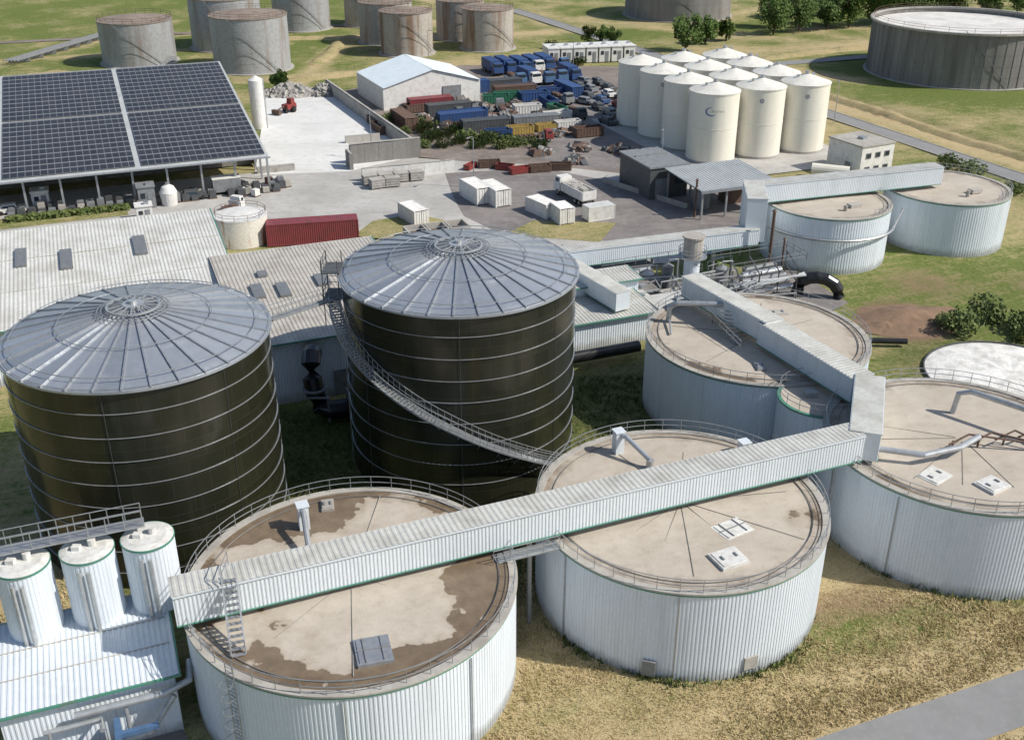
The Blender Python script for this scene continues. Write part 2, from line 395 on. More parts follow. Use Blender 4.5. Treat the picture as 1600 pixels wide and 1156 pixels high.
def groundmat():
    m,nt,bs=newmat('grassland'); v=pos(nt)
    at=N(nt,'ShaderNodeAttribute',attribute_name='zone'); s=N(nt,'ShaderNodeSeparateColor'); L(nt,at.outputs['Color'],s.inputs[0])
    n1=noise(nt,v,.35,6,.7); n2=noise(nt,v,2.2,5,.75); n3=noise(nt,v,.05,4,.6)
    n4=noise(nt,pos(nt,(.14,1.0,1),rot=AX),.9,5,.65); n5=noise(nt,v,9,4,.8)
    nn=math_(nt,'ADD',math_(nt,'MULTIPLY',math_(nt,'SUBTRACT',n1,.5),.9),math_(nt,'MULTIPLY',math_(nt,'SUBTRACT',n2,.5),.9))
    nn=math_(nt,'ADD',nn,math_(nt,'MULTIPLY',math_(nt,'SUBTRACT',n3,.5),1.0))
    nn=math_(nt,'ADD',nn,math_(nt,'MULTIPLY',math_(nt,'SUBTRACT',n4,.5),.8))
    nn=math_(nt,'ADD',nn,math_(nt,'MULTIPLY',math_(nt,'SUBTRACT',n5,.5),.7))
    d=ramp(nt,math_(nt,'ADD',s.outputs[0],nn),.2,.8)
    green=mixc(nt,ramp(nt,n2,.3,.7),(.095,.125,.03),(.18,.215,.065))
    straw=mixc(nt,ramp(nt,n4,.35,.65),(.50,.395,.22),(.37,.28,.145))
    straw=mixc(nt,ramp(nt,n2,.4,.7,0,.5),straw,(.32,.235,.12))
    straw=mixc(nt,ramp(nt,n5,.42,.62,0,.75),straw,(.58,.485,.30))
    straw=mixc(nt,ramp(nt,n5,.48,.33,0,.6),straw,(.24,.175,.09))
    c=mixc(nt,d,green,straw)
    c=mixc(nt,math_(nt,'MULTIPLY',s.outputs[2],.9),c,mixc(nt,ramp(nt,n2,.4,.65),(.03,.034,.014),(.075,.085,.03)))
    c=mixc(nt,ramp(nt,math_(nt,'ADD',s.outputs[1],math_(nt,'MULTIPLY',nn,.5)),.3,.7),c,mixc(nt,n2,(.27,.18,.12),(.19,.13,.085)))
    L(nt,c,bs.inputs['Base Color']); bs.inputs['Roughness'].default_value=.95
    bs.inputs['Specular IOR Level'].default_value=.1
    bump(nt,bs,math_(nt,'ADD',n2,noise(nt,v,9,3,.7)),.6,.15)
    return m
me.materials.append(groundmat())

def sheet(name,pts,z,m):
    b=M(); b.add([(x,y,z) for x,y in pts],[tuple(range(len(pts)))]); return struct(b,name,m)
def groundsurf(name,c1,c2,c3,s=.12):
    m,nt,bs=newmat(name); v=pos(nt)
    c=mixc(nt,ramp(nt,noise(nt,v,s,6,.65),.38,.62),c1,c2)
    c=mixc(nt,ramp(nt,noise(nt,v,s*6,6,.75),.5,.72,0,.75),c,c3)
    c=mixc(nt,ramp(nt,noise(nt,pos(nt,(.25,1.6,1)),.35,5,.6),.55,.7,0,.45),c,c3)
    L(nt,c,bs.inputs['Base Color']); bs.inputs['Roughness'].default_value=.9
    bump(nt,bs,noise(nt,v,6,4),.25,.03); return m
g_conc=groundsurf('yard_concrete',(.47,.455,.43),(.37,.36,.335),(.28,.265,.245))
g_white=groundsurf('dusty_concrete',(.68,.68,.66),(.60,.60,.58),(.47,.46,.44))
g_asph=groundsurf('worn_asphalt',(.22,.20,.19),(.155,.14,.135),(.30,.28,.26))
g_scrap=groundsurf('oily_dirt',(.24,.20,.175),(.16,.13,.11),(.32,.28,.24))
g_road=groundsurf('road_asphalt',(.25,.25,.25),(.215,.215,.212),(.28,.275,.27),.3)
yard=[(-130,102),(-60,132),(-41,139),(-33,138),(-20,141),(-8,134),(5,129),(20,130),(31,136),(40,146),(42,160),(20,170),(5,176),(-8,178),(-16,180),(-39,232),(-53,233),(-40,172),(-75,160),(-130,140)]
sheet('yard',yard,.02,g_conc)
sheet('yard_dusty_concrete',[(-53,233),(-40,232.5),(-17,181),(-27,172),(-42,170)],.03,g_white)
sheet('yard_asphalt',[(-9,158),(-11,171),(5,174),(18,165),(36,160),(38,147),(30,138),(20,137),(10,139),(-2,142),(-7,149)],.03,g_asph)
sheet('scrapyard_ground',[(-38,232),(-16.5,181),(18,168),(36,196),(30,260),(-12,262)],.01,g_scrap)
sheet('scrapyard_road',[(4,180),(17,172),(24,196),(21,240),(6,242)],.02,g_asph)
sheet('silo_apron',[S((33.9,180),-7,-12),S((33.9,180),24,-12),S((33.9,180),24,33),S((33.9,180),-7,33)],.03,g_conc)
def road(name,a,b,wd,z,m,kerb=True):
    a,b=Vector((a[0],a[1],0)),Vector((b[0],b[1],0)); d=(b-a).normalized(); n=Vector((-d.y,d.x,0))*wd/2
    B=M(); B.quad(*[(p.x,p.y,z) for p in (a-n,b-n,b+n,a+n)]); struct(B,name,m)
    if kerb:
        for sg in (1,-1):
            B=M(); c=(a+b)/2+n*sg*1.0+n.normalized()*sg*.12; B.box((c.x,c.y,.03),((b-a).length,.2,.14),math.atan2(d.y,d.x)); struct(B,'kerb',m_conc)
rc=S((18.6,48.6),0,-1.95)
road('road',S(rc,-60,0),S(rc,90,0),3.9,.02,g_road,False)
road('road',(103,121),(35,276),4.2,.02,g_road)
road('road',(35,276),(0,352),4.2,.02,g_road)
road('road',(-150,288),(-46,322),3.5,.02,g_scrap,False)
road('road',(60,262),(190,312),4,.02,g_road,False)
def grassisland(pts,name,colr):
    ob=sheet(name,pts,.05,me.materials[0]); c2=ob.data.color_attributes.new('zone','FLOAT_COLOR','POINT')
    for k in range(len(pts)): c2.data[k].color=(*colr,1)
grassisland([(-1,141),(12,138),(15,146),(3,147)],'grass_island',(.5,.2,0))
grassisland([(-22,140.5),(-10,137),(-8,146),(-14,150),(-20,147)],'grass_island',(.5,.2,0))
grassisland([(-76,141.5),(-56,149.5),(-58,154),(-78,146)],'grass_verge',(.35,0,0))

def tufts(n,inside,hmax,name,mt,lab,wmin=.04,wmax=.09):
    V=[];F=[]; k=0
    while k<n:
        x,y=inside()
        if x is None: continue
        k+=1
        h=random.uniform(.35,1)*hmax
        for j in range(3):
            a=random.uniform(0,6.28); wd=random.uniform(wmin,wmax); lx,ly=random.gauss(0,.18),random.gauss(0,.18)
            ox,oy=random.gauss(0,.15),random.gauss(0,.15); o=len(V)
            V+=[(x+ox-wd*math.cos(a),y+oy-wd*math.sin(a),-.15),(x+ox+wd*math.cos(a),y+oy+wd*math.sin(a),-.15),(x+ox+lx,y+oy+ly,h)]
            F.append((o,o+1,o+2))
    b=M(); b.v=V; b.f=F; b.m=[0]*len(F)
    ob=mkobj(b,name,mt); ob['kind']='stuff'; ob['label']=lab; ob['category']='grass'
TK={'A':(-10.26,55.27,10.5),'B':(12.06,64.06,10.3),'D':(23.3,92.3,10.4),'E':(35.4,72.65,10.45)}
def free(x,y,m=.3):
    for c in TK.values():
        if math.hypot(x-c[0],y-c[1])<c[2]+m: return False
    return True
def in_right():
    x=random.uniform(-3,46); y=random.uniform(44,74)
    if not free(x,y): return None,None
    d=-(x-rc[0])*math.sin(AX)+(y-rc[1])*math.cos(AX)
    if abs(d)<2.1+random.random()*.5: return None,None
    if random.random()<.5*(.5+.5*math.sin(d*1.3+math.sin(x*.3)*1.2)): return None,None
    return x,y
tufts(20000,in_right,.12,'dry_grass',m_straw,'short dry straw grass beside the tanks and the road',.025,.06)
def in_left():
    x=random.uniform(-44,-30); y=random.uniform(50,68)
    if math.hypot(x+28.2,y-73.1)<9.8: return None,None
    return x,y
tufts(1500,in_left,.4,'dry_grass',m_straw,'dry grass beside the dark tank')
def in_edge():
    a=random.choice((random.gauss(225,9),random.gauss(258,8),random.gauss(300,10))); c=random.choice(['B','E','B']); c=TK[c]; r=c[2]+abs(random.gauss(.2,.2)); return c[0]+r*math.cos(math.radians(a)),c[1]+r*math.sin(math.radians(a))
tufts(230,in_edge,.5,'weeds',m_leaf2,'green weeds growing along the foot of the tank walls',.05,.1)
def in_mid():
    x=random.uniform(-22,20); y=random.uniform(70,98)
    if not free(x,y) or math.hypot(x+28.2,y-73.1)<9.9 or math.hypot(x+4.45,y-83.8)<10.2: return None,None
    if y>90.5+.396*(x+22): return None,None
    return x,y
tufts(2500,in_mid,.4,'weeds',m_leaf2,'rank dark grass between the tanks',.05,.1)

# ---------------------------------------------------------------- low white tanks
def lowtank(c,R,h,wet,seed,label,pitch=.26,rail=True):
    e=thing('storage_tank',(c[0],c[1],0),label,'tank','low white storage tanks')
    b=M(); b.corr(c,R,-.3,h-.2,pitch,.032); part(b,'wall',m_cladding,e)
    b=M(); b.ring(c,R-.25,R+.10,h-.19,h-.06,128); part(b,'rim',m_green,e)
    b=M(); b.ring(c,R-.42,R+.13,h-.058,h+.06,128); part(b,'coping',m_conc,e)
    b=M(); n=96
    vs=[(c[0],c[1],h+.12)]
    for rr,zz in ((R*.5,h+.06),(R-.1,h-.03)):
        for k in range(n):
            a=2*math.pi*k/n; vs.append((c[0]+rr*math.cos(a),c[1]+rr*math.sin(a),zz))
    fs=[(0,1+k,1+(k+1)%n) for k in range(n)]+[(1+k,1+n+k,1+n+(k+1)%n,1+(k+1)%n) for k in range(n)]
    b.add(vs,fs); part(b,'deck',deckmat('deck_%d'%seed,wet,seed,R),e)
    if rail:
        b=M(); rail_ring(b,c,R-.05,h,1.05,posts=44,r=.03); part(b,'railing',m_galv,e)
        b=M(); b.ring(c,R-1.1,R-1.06,h+.03,h+.09,96); part(b,'cable_tray',m_concdark,e)
    return e
eA=lowtank((-10.26,55.27),10.5,7.2,.20,1,'low round white tank with wet brown stained deck and railing')
eB=lowtank((12.06,64.06),10.3,7.1,-.30,2,'low round white corrugated tank with dry beige deck')
eE=lowtank((35.4,72.65),10.45,7.3,-.20,3,'low round white corrugated tank with pipes crossing its deck')
eD=lowtank((23.3,92.3),10.4,7.2,-.15,4,'low round white tank below the turning conveyor gallery')
eI=lowtank((41.2,134.25),7.95,7.15,-.2,5,'smaller round white tank with a pipe around its wall',.35,False)
eJ=lowtank((59.1,140.6),8.1,7.0,-.2,6,'round white tank beside dry grass at the edge of the plant',.35,False)
def hatch(e,x,y,z,sx,sy,rz,name='hatch',m=m_white2,h=.22,grid=False):
    b=M(); b.box((x,y,z+h/2),(sx,sy,h),rz)
    b.box((x,y,z+h+.03),(sx*.86,sy*.86,.06),rz)
    if grid:
        for k in (-.25,.25):
            b.box((x+k*sx*math.cos(rz),y+k*sx*math.sin(rz),z+h+.1),(.06,sy*.9,.06),rz,1)
        b.box((x,y,z+h+.1),(sx*.9,.06,.06),rz,1)
    else:
        b.box((x+.25*sx*math.cos(rz),y+.25*sx*math.sin(rz),z+h+.1),(.12,.4,.1),rz,1)
        b.box((x-.25*sx*math.cos(rz),y-.25*sx*math.sin(rz),z+h+.1),(.12,.4,.1),rz,1)
    part(b,name,[m,m_grey],e)
hatch(eA,-8.1,48.3,7.2,2.1,2.3,ra(15),m=m_galv,grid=True)
hatch(eA,-13.1,63.4,7.2,.9,1.3,ra(12),m=m_conc)
hatch(eB,15.2,60.8,7.12,2.4,1.8,ra(32),m=m_white2,h=.06,grid=True)
hatch(eB,14.3,57.3,7.12,2.1,1.8,ra(25))
hatch(eE,31.4,67.3,7.3,2.2,1.8,ra(38),m=m_white2,h=.06)
hatch(eE,35.1,65.9,7.3,2.0,1.7,ra(32))
hatch(eD,26.5,97.6,7.2,1.8,1.3,ra(10),m=m_conc,h=.1)
hatch(eD,22.2,85.5,7.2,.9,1.5,ra(5),m=m_galv)
hatch(eE,29.3,79.2,7.3,1.5,1.1,ra(0),m=m_conc)
def boxpipe(e,x,y,z,dx,dy,h=1.9):
    b=M(); b.box((x,y,z+h/2),(.7,.7,h),AX); b.box((x,y,z+h+.04),(.85,.85,.1),AX); part(b,'vent_box',m_gallery,e)
    b=M(); b.tube([(x,y-.1,z+h-.3),(x+.25*dx,y+.25*dy,z+h-.2),(x+dx,y+dy,z+.75)],.2,10); b.cyl((x+dx,y+dy),.3,z,z+.8,12); part(b,'vent_pipe',m_steel,e)
boxpipe(eA,-14.3,60.8,7.2,.9,-3.2)
boxpipe(eB,8.2,71.0,7.1,2.2,-2.4)
boxpipe(eB,17.9,70.9,7.1,.8,-.6,1.0)
def lines(e,segs,z,r=.035,name='seam_strip',m=m_grey):
    for a,c in segs:
        b=M(); b.tube([(a[0],a[1],z+.04),((a[0]+c[0])/2,(a[1]+c[1])/2,z),(c[0],c[1],z-.05)],r,4); part(b,name,m,e)
def rad(c,a,r0,r1): return ((c[0]+r0*math.cos(ra(a)),c[1]+r0*math.sin(ra(a))),(c[0]+r1*math.cos(ra(a)),c[1]+r1*math.sin(ra(a))))
cA=(-10.26,55.27); cB=(12.06,64.06)
lines(eA,[((-10.2,54.6),(-9.0,46.3)),((-10.2,56.3),(-9.5,64.8))],7.3,m=m_conc)
lines(eA,[rad(cA,a,.6,q) for a,q in ((12,7),(-20,5),(200,6.5),(236,7),(150,6))],7.27,.022,m=m_concdark)
lines(eB,[rad(cB,a,.5,q) for a,q in ((268,8.5),(250,5),(330,9),(10,8),(205,7),(225,5),(120,8),(80,7),(300,4),(30,5))],7.2,.022,m=m_concdark)
lines(eE,[rad((35.4,72.6),a,.5,q) for a,q in ((225,8),(250,7),(180,8),(160,6),(280,7))],7.4,.022,m=m_concdark)
lines(eD,[rad((23.3,92.3),a,.5,q) for a,q in ((165,8),(225,8),(30,7),(75,8),(140,5),(195,4))],7.3,.022,m=m_concdark)
b=M()
b.tube([(26.6,70.2,8.6),(27.6,69.6,8.3),(31,68.8,8.2),(34.0,69.6,8.4),(36.0,71.2,8.4),(36.6,72.3,7.5)],.24,10)
b.tube([(36.2,76.8,7.3),(36.4,76.8,9.2),(37.2,76.3,9.6),(40.4,73.2,9.6),(43.5,70.5,9.4)],.24,10)
partsplit(b,'vent_pipe',m_steel,eE)
b=M()
for k in range(5): b.tube([(33.5+k*1.9,70.5+.35*k,8.1),(35.2+k*1.9,71.2+.3*k,8.6),(41,70.6,8.0)],.09,6)
for k in range(4): b.box((34+k*2.1,71+.3*k,7.7),(.12,.12,.9))
part(b,'pipe_bundle',m_rust,eE)
b=M(); b.tube([(15.3,95.6,7.2),(15.4,95.6,8.7),(16.0,95.2,9.3),(20.2,94.4,9.5),(21.0,94.2,9.9)],.27,10)
part(b,'vent_pipe',m_steel,eD)
b=M(); b.tube([(15.3,95.3,7.6),(15.3,94.2,7.6),(15.1,92.2,7.4)],.1,6); part(b,'drain_pipe',m_steel,eD)
b=M(); rail_line(b,[(16.2,101.0,8.0),(19.2,93.3,8.0),(21,88.5,7.4)],1,1.2,.03); 
for k in range(9): b.box((20.2+.1*k,93.0-.35*k,9.4-.25*k),(1.0,.3,.06),ra(-20))
part(b,'access_stair',m_galv,eD)
b=M(); cI=(41.2,134.25)
b.tube([(cI[0]+8.6*math.cos(ra(a)),cI[1]+8.6*math.sin(ra(a)),4.6) for a in range(200,345,5)]+[(50.5,132.5,6.6)],.16,8)
for a in (215,245,275,305,330): b.tube([(cI[0]+8.0*math.cos(ra(a)),cI[1]+8.0*math.sin(ra(a)),4.4),(cI[0]+8.7*math.cos(ra(a)),cI[1]+8.7*math.sin(ra(a)),4.4)],.06,4)
part(b,'wrap_pipe',m_galv,eI)
for e,c,R in ((eI,cI,7.95),(eJ,(59.1,140.6),8.1)):
    b=M(); b.box((c[0]+2.5,c[1]-3,7.4),(1.6,1.0,.5),AX); part(b,'manhole',m_conc,e)
    b=M(); b.cyl((c[0]+1,c[1]-4.5),.25,7,7.9,10); part(b,'vent',m_conc,e)
    b=M(); b.cyl((c[0]-3,c[1]+1),.2,7,7.8,10); part(b,'vent',m_conc,e)
    b=M(); rail_ring(b,c,R-.05,7.05,1.0,posts=30,r=.03,a0=-60,a1=120); part(b,'railing',m_galv,e)
b=M(); a=ra(291); b.box((12.06+10.4*math.cos(a),64.06+10.4*math.sin(a),1.0),(1.0,.12,1.0),a+math.pi/2); part(b,'access_plate',m_conc,eB)
b=M(); a=ra(253); b.box((12.06+10.45*math.cos(a),64.06+10.45*math.sin(a),.8),(.9,.25,1.2),a+math.pi/2); part(b,'junction_box',m_grey,eB)
b=M(); a=ra(300); b.box((35.4+10.6*math.cos(a),72.65+10.6*math.sin(a),.6),(1.2,.4,1.1),a+math.pi/2); part(b,'access_plate',m_grey,eE)
b=M(); a=ra(238)
for sg in (-.3,.3):
    x=cA[0]+10.75*math.cos(a)-sg*math.sin(a); y=cA[1]+10.75*math.sin(a)+sg*math.cos(a); b.tube([(x,y,0),(x,y,8.3)],.04,4)
for k in range(27):
    z=.3*k+.2; b.tube([(cA[0]+10.75*math.cos(a)+.3*math.sin(a),cA[1]+10.75*math.sin(a)-.3*math.cos(a),z),(cA[0]+10.75*math.cos(a)-.3*math.sin(a),cA[1]+10.75*math.sin(a)+.3*math.cos(a),z)],.025,4)
for z in (3,4,5,6,7): 
    b.tube([(cA[0]+10.75*math.cos(a)+(.38*math.cos(q)+.38)*math.cos(a)-.38*math.sin(q)*math.sin(a),cA[1]+10.75*math.sin(a)+(.38*math.cos(q)+.38)*math.sin(a)+.38*math.sin(q)*math.cos(a),z) for q in [i*math.pi/5 for i in range(10)]],.025,4,True)
part(b,'ladder',m_galv,eA)
for e,c,R,a0 in ((eB,(12.06,64.06),10.42,(215,262)),(eE,(35.4,72.65),10.57,(226,)),(eA,cA,10.62,(275,318))):
    for aa in a0:
        b=M(); a=ra(aa); x,y=c[0]+R*math.cos(a),c[1]+R*math.sin(a); b.tube([(x,y,0),(x,y,6.9)],.05,6)
        part(b,'downpipe',m_galv,e)
cF=(26.2,79.9); RF=3.5
e=thing('round_tank',(cF[0],cF[1],0),'small round white tank wedged between the larger tanks','tank')
b=M(); b.corr(cF,RF,-.3,7.0,.26,.03); part(b,'wall',m_cladding,e)
b=M(); b.ring(cF,RF-.2,RF+.1,7.03,7.18,48); part(b,'rim',m_green,e)
b=M(); b.cyl(cF,RF-.15,6.9,7.12,48); part(b,'deck',deckmat('deck_7',-.2,7,RF*1.3),e)
b=M(); b.box((25.4,80.2,7.35),(1,.7,.5)); part(b,'hatch',m_galv,e)
b=M(); rail_ring(b,cF,RF-.05,7.2,1.05,posts=16,r=.03); part(b,'railing',m_galv,e)

# ---------------------------------------------------------------- dark digesters
DW=darkwall(9.8); DM=domemat()
def digester(c,R,h,rise,label):
    e=thing('digester_tank',(c[0],c[1],0),label,'tank','dark digester tanks')
    b=M(); b.cyl(c,R,-.3,h,128,cap=False); part(b,'wall',DW,e,smooth=True)
    z=h-1.9
    while z>.3:
        b=M(); b.ring(c,R-.02,R+.07,z-.02,z+.02,96); z-=1.9; part(b,'stiffener_hoop',m_galv,e)
    b=M(); b.ring(c,R-.02,R+.16,h-.16,h-.02,96); part(b,'top_rim',m_galv,e)
    for k in range(7):
        b=M(); a=2*math.pi*(k+.3)/7; x,y=c[0]+(R+.05)*math.cos(a),c[1]+(R+.05)*math.sin(a); b.tube([(x,y,0),(x,y,h-.2)],.02,4)
        part(b,'conduit',m_darkgrey,e)
    n=32*3; prof=[(1.025,-.04),(.85,.16),(.65,.38),(.45,.60),(.25,.81),(.1,.96),(.0,1.0)]
    b=M(); vs=[]
    for rr,zz in prof[:-1]:
        for k in range(n):
            a=2*math.pi*k/n; vs.append((c[0]+R*rr*math.cos(a),c[1]+R*rr*math.sin(a),h+rise*zz))
    vs.append((c[0],c[1],h+rise)); fs=[]
    for j in range(len(prof)-2):
        for k in range(n): fs.append((j*n+k,j*n+(k+1)%n,(j+1)*n+(k+1)%n,(j+1)*n+k))
    j=len(prof)-2
    for k in range(n): fs.append((j*n+k,j*n+(k+1)%n,len(vs)-1))
    b.add(vs,fs); b.ring(c,R*.99,R*1.03,h-.25,h-.08,96); part(b,'dome_roof',DM,e,smooth=False)
    b=M()
    for k in range(32):
        a=2*math.pi*k/32
        b.tube([(c[0]+R*rr*math.cos(a),c[1]+R*rr*math.sin(a),h+rise*zz+.07) for rr,zz in prof[:6]],.085,4)
    part(b,'roof_ribs',m_galv,e)
    def zr(q):
        for (r0,z0),(r1,z1) in zip(prof[:-1],prof[1:]):
            if r1<=q<=r0: return h+rise*(z0+(z1-z0)*(r0-q)/(r0-r1))
    for q,dz in ((.24,.3),(.27,.3),(.58,.25),(.93,.4)):
        b=M()
        b.tube([(c[0]+R*q*math.cos(2*math.pi*k/72),c[1]+R*q*math.sin(2*math.pi*k/72),zr(q)+dz) for k in range(72)],.035,4,True)
        for k in range(16):
            a=2*math.pi*(k+.5)/16; x,y=c[0]+R*q*math.cos(a),c[1]+R*q*math.sin(a); b.tube([(x,y,zr(q)),(x,y,zr(q)+dz)],.025,4)
        part(b,'pipe_ring',m_galv,e)
    b=M(); b.cyl(c,.8,h+rise*.97,h+rise+.25,20); b.cyl(c,.3,h+rise,h+rise+.5,12)
    for k in range(14):
        a=2*math.pi*k/14; b.tube([(c[0]+.6*math.cos(a),c[1]+.6*math.sin(a),h+rise+.22),(c[0]+R*.2*math.cos(a),c[1]+R*.2*math.sin(a),h+rise+.1)],.06,4)
    b.ring(c,R*.19,R*.205,h+rise+.0,h+rise+.14,40)
    part(b,'centre_hub',m_steel,e)
    return e
cG=(-4.45,83.8); RG=9.8; cH=(-28.2,73.1); RH=9.6
eG=digester(cG,RG,17.4,1.95,'tall olive-black digester with silver roof and spiral stair')
eH=digester(cH,RH,16.5,2.0,'tall olive-black digester with hoops and silver ribbed roof')
key=[(186,15.2),(194,14.8),(233,11.2),(270,7.7),(300,4.5),(338,0.4)]
def zk(a):
    for (a0,z0),(a1,z1) in zip(key[:-1],key[1:]):
        if a0<=a<=a1: return z0+(z1-z0)*(a-a0)/(a1-a0)
path=[(a,zk(a)) for a in np.arange(186,338.1,3.04)]
path=[(a,(z if z is not None else .4)) for a,z in path]
def gp(a,r,z): return (cG[0]+(RG+r)*math.cos(ra(a)),cG[1]+(RG+r)*math.sin(ra(a)),z)
b=M()
for r in (.25,1.15):
    b.tube([gp(a,r,z-.05) for a,z in path],.1,4)
    b.tube([gp(a,r,z+1.0) for a,z in path],.035,4); b.tube([gp(a,r,z+.5) for a,z in path],.025,4)
for a,z in path:
    for r in (.25,1.15): b.tube([gp(a,r,z),gp(a,r,z+1.0)],.025,4)
aa=187
while aa<337:
    z=zk(aa); p=gp(aa,.7,z); b.box((p[0],p[1],p[2]),(.9,.28,.05),ra(aa)); aa+=1.5
for a in range(190,330,9): b.tube([gp(a,0,zk(a)-1.1),gp(a,1.1,zk(a)-.1)],.05,4)
part(b,'spiral_stair',m_galv,eG)
b=M(); p=gp(182,.75,15.2); b.box((p[0],p[1],15.15),(1.5,2.6,.08)); rail_line(b,[(p[0]-.75,p[1]-1.3,15.2),(p[0]-.75,p[1]+1.3,15.2),(p[0]+.75,p[1]+1.3,15.2)],1.1,1)
for x in (-.7,.6):
    for y in (-1.2,1.2): b.tube([(p[0]+x,p[1]+y,12.8),(p[0]+x,p[1]+y,18.6)],.05,4)
b.box((p[0],p[1],17.5),(1.5,2.6,.08)); rail_line(b,[(p[0]-.75,p[1]-1.3,17.5),(p[0]-.75,p[1]+1.3,17.5)],1.1,1)
for y in (-1.2,1.2): b.tube([(p[0]+.6,p[1]+y,12.8),(p[0]-.7,p[1]+y,15.1)],.04,4)
part(b,'stair_platform',m_darkgrey,eG)
b=M()
for s_ in (-.25,.25): p=gp(196+s_*3,.18,0); b.tube([(p[0],p[1],0),(p[0],p[1],14.5)],.03,4)
for k in range(47): p=gp(196-.75,.18,0); q=gp(196+.75,.18,0); b.tube([(p[0],p[1],.3*k+.3),(q[0],q[1],.3*k+.3)],.02,4)
part(b,'ladder',m_galv,eG)
e=thing('roof_walkway',(-17,78.5,15),'steel grating walkway linking the two dark tanks','walkway')
b=M(); A1=Vector((-18.9,76.0,16.1)); A2=Vector((-14.9,82.6,15.1)); d=A2-A1; nrm=Vector((-d.y,d.x,0)).normalized()*.4
dn=Vector((0,0,.05))
b.add([A1-nrm-dn,A2-nrm-dn,A2+nrm-dn,A1+nrm-dn,A1-nrm+dn,A2-nrm+dn,A2+nrm+dn,A1+nrm+dn],[(3,2,1,0),(4,5,6,7),(0,1,5,4),(1,2,6,5),(2,3,7,6),(3,0,4,7)]); part(b,'grating',m_grey,e)
b=M()
for sg in (1,-1): rail_line(b,[A1+nrm*sg,A2+nrm*sg],1.0,1.3,.025)
part(b,'railing',m_galv,e)

# ---------------------------------------------------------------- galleries
def gallery(segs,label,legs=(),name='conveyor_gallery'):
    p=segs[0][0]; e=thing(name,(p[0],p[1],0),label,'conveyor')
    for a,c,z0,z1,ww in segs:
        W=M();Rf=M()
        a2,c2=Vector((a[0],a[1],0)),Vector((c[0],c[1],0)); d=(c2-a2).normalized(); n=Vector((-d.y,d.x,0))*ww/2
        za,zc=(z0 if isinstance(z0,tuple) else (z0,z0)); ha,hc=(z1 if isinstance(z1,tuple) else (z1,z1))
        def P(q,s,z): return Vector((q.x+n.x*s,q.y+n.y*s,z))
        W.panel(P(a2,-1,za),P(c2,-1,zc),P(a2,-1,ha),.25,.028)
        W.panel(P(c2,1,zc),P(a2,1,za),P(c2,1,hc),.25,.028)
        W.quad(P(a2,1,za),P(a2,-1,za),P(a2,-1,ha),P(a2,1,ha)); W.quad(P(c2,-1,zc),P(c2,1,zc),P(c2,1,hc),P(c2,-1,hc))
        W.quad(P(a2,1,za),P(c2,1,zc),P(c2,-1,zc),P(a2,-1,za))
        part(W,'wall',m_gallery,e)
        a3,c3=a2-d*.06,c2+d*.06
        Rf.panel(P(a3,-1.04,ha+.03),P(c3,-1.04,hc+.03),P(a3,1.04,ha+.03),.40,.028); part(Rf,'roof',m_groof,e)
        for s in (-1,1):
            q=Vector((n.x,n.y,0)).normalized()*.06*s
            T=M(); T.tube([P(a2,s,ha-.03)+q,P(c2,s,hc-.03)+q],.06,4); part(T,'fascia',m_gallery,e)
            T=M(); T.tube([P(a2,s,za+.05)+q,P(c2,s,zc+.05)+q],.05,4); part(T,'trim',m_green,e)
    for x,y,zb,zt in legs:
        Lg=M(); Lg.box((x,y,(zb+zt)/2),(.25,.25,zt-zb),AX); part(Lg,'support',m_galv,e)
    return e
GA=(-20.3,50.8); GB=(25.9,69.6)
legsA=[]
for t in (.06,.2,.34,.5,.62,.75,.9):
    x,y=GA[0]+(GB[0]-GA[0])*t,GA[1]+(GB[1]-GA[1])*t
    if math.hypot(x-cA[0],y-cA[1])<10 or math.hypot(x-cB[0],y-cB[1])<10: legsA.append((x,y,7.2,7.75))
g1=gallery([(GA,GB,7.75,9.95,2.0),((26.4,69.0),(29.5,78.3),7.65,10.05,2.2)],'long pale grey corrugated conveyor gallery crossing the tank decks',legs=legsA+[(1.2,59.6,0,7.7),(24.5,69,0,7.7)])
g2=gallery([((18.0,100.6),(24.0,89.2),8.0,10.1,1.95),((23.6,89.8),(29.0,78.4),7.7,9.9,2.15)],'pale corrugated gallery running over the rear tank',legs=[(18.2,100.3,0,8.0),(22.2,92.7,7.2,8.0),(25,88,7.2,7.7)])
g3=gallery([((3.5,117.3),(30.2,126.2),4.3,6.3,2.0),((30.4,132.2),(57.5,140.8),7.6,10.0,2.2),((30.0,125.5),(30.9,133.2),4.6,10.1,2.4)],'pale grey gallery with green trim serving the rear tanks',legs=[(8,118.9,0,4.3),(17,121.8,0,4.3),(25,124.5,0,4.3),(50,138.4,0,7.6),(36,134,7.1,7.6)])
b=M(); p0=Vector((-16.9,51.3,10.1)); p1=Vector((-15.9,48.0,7.3))
e=thing('steel_stair',(p1.x,p1.y,7.2),'galvanised steel stair from the gallery roof to the wet deck','stair')
for s in (-.4,.4):
    o=Vector((s,s*.3,0)); b.tube([p0+o,p1+o],.07,4)
for k in range(13):
    q=p0+(p1-p0)*(k/12); b.box(q[:],(.8,.25,.04),ra(17))
part(b,'stair_flight',m_galv,e)
b=M()
for s in (-.4,.4):
    o=Vector((s,s*.3,0)); b.tube([p0+o+Vector((0,0,1)),p1+o+Vector((0,0,1))],.03,4); b.tube([p0+o+Vector((0,0,.5)),p1+o+Vector((0,0,.5))],.03,4)
    for k in range(5):
        q=p0+(p1-p0)*(k/4)+o; b.tube([q,q+Vector((0,0,1))],.03,4)
rail_line(b,[(p0.x-.4,p0.y+1.5,10.1),(p0.x-.4,p0.y,10.1)],1,1)
part(b,'handrail',m_galv,e)
e=thing('deck_walkway',(1.5,57.2,7.2),'narrow railed walkway between two tank decks','walkway')
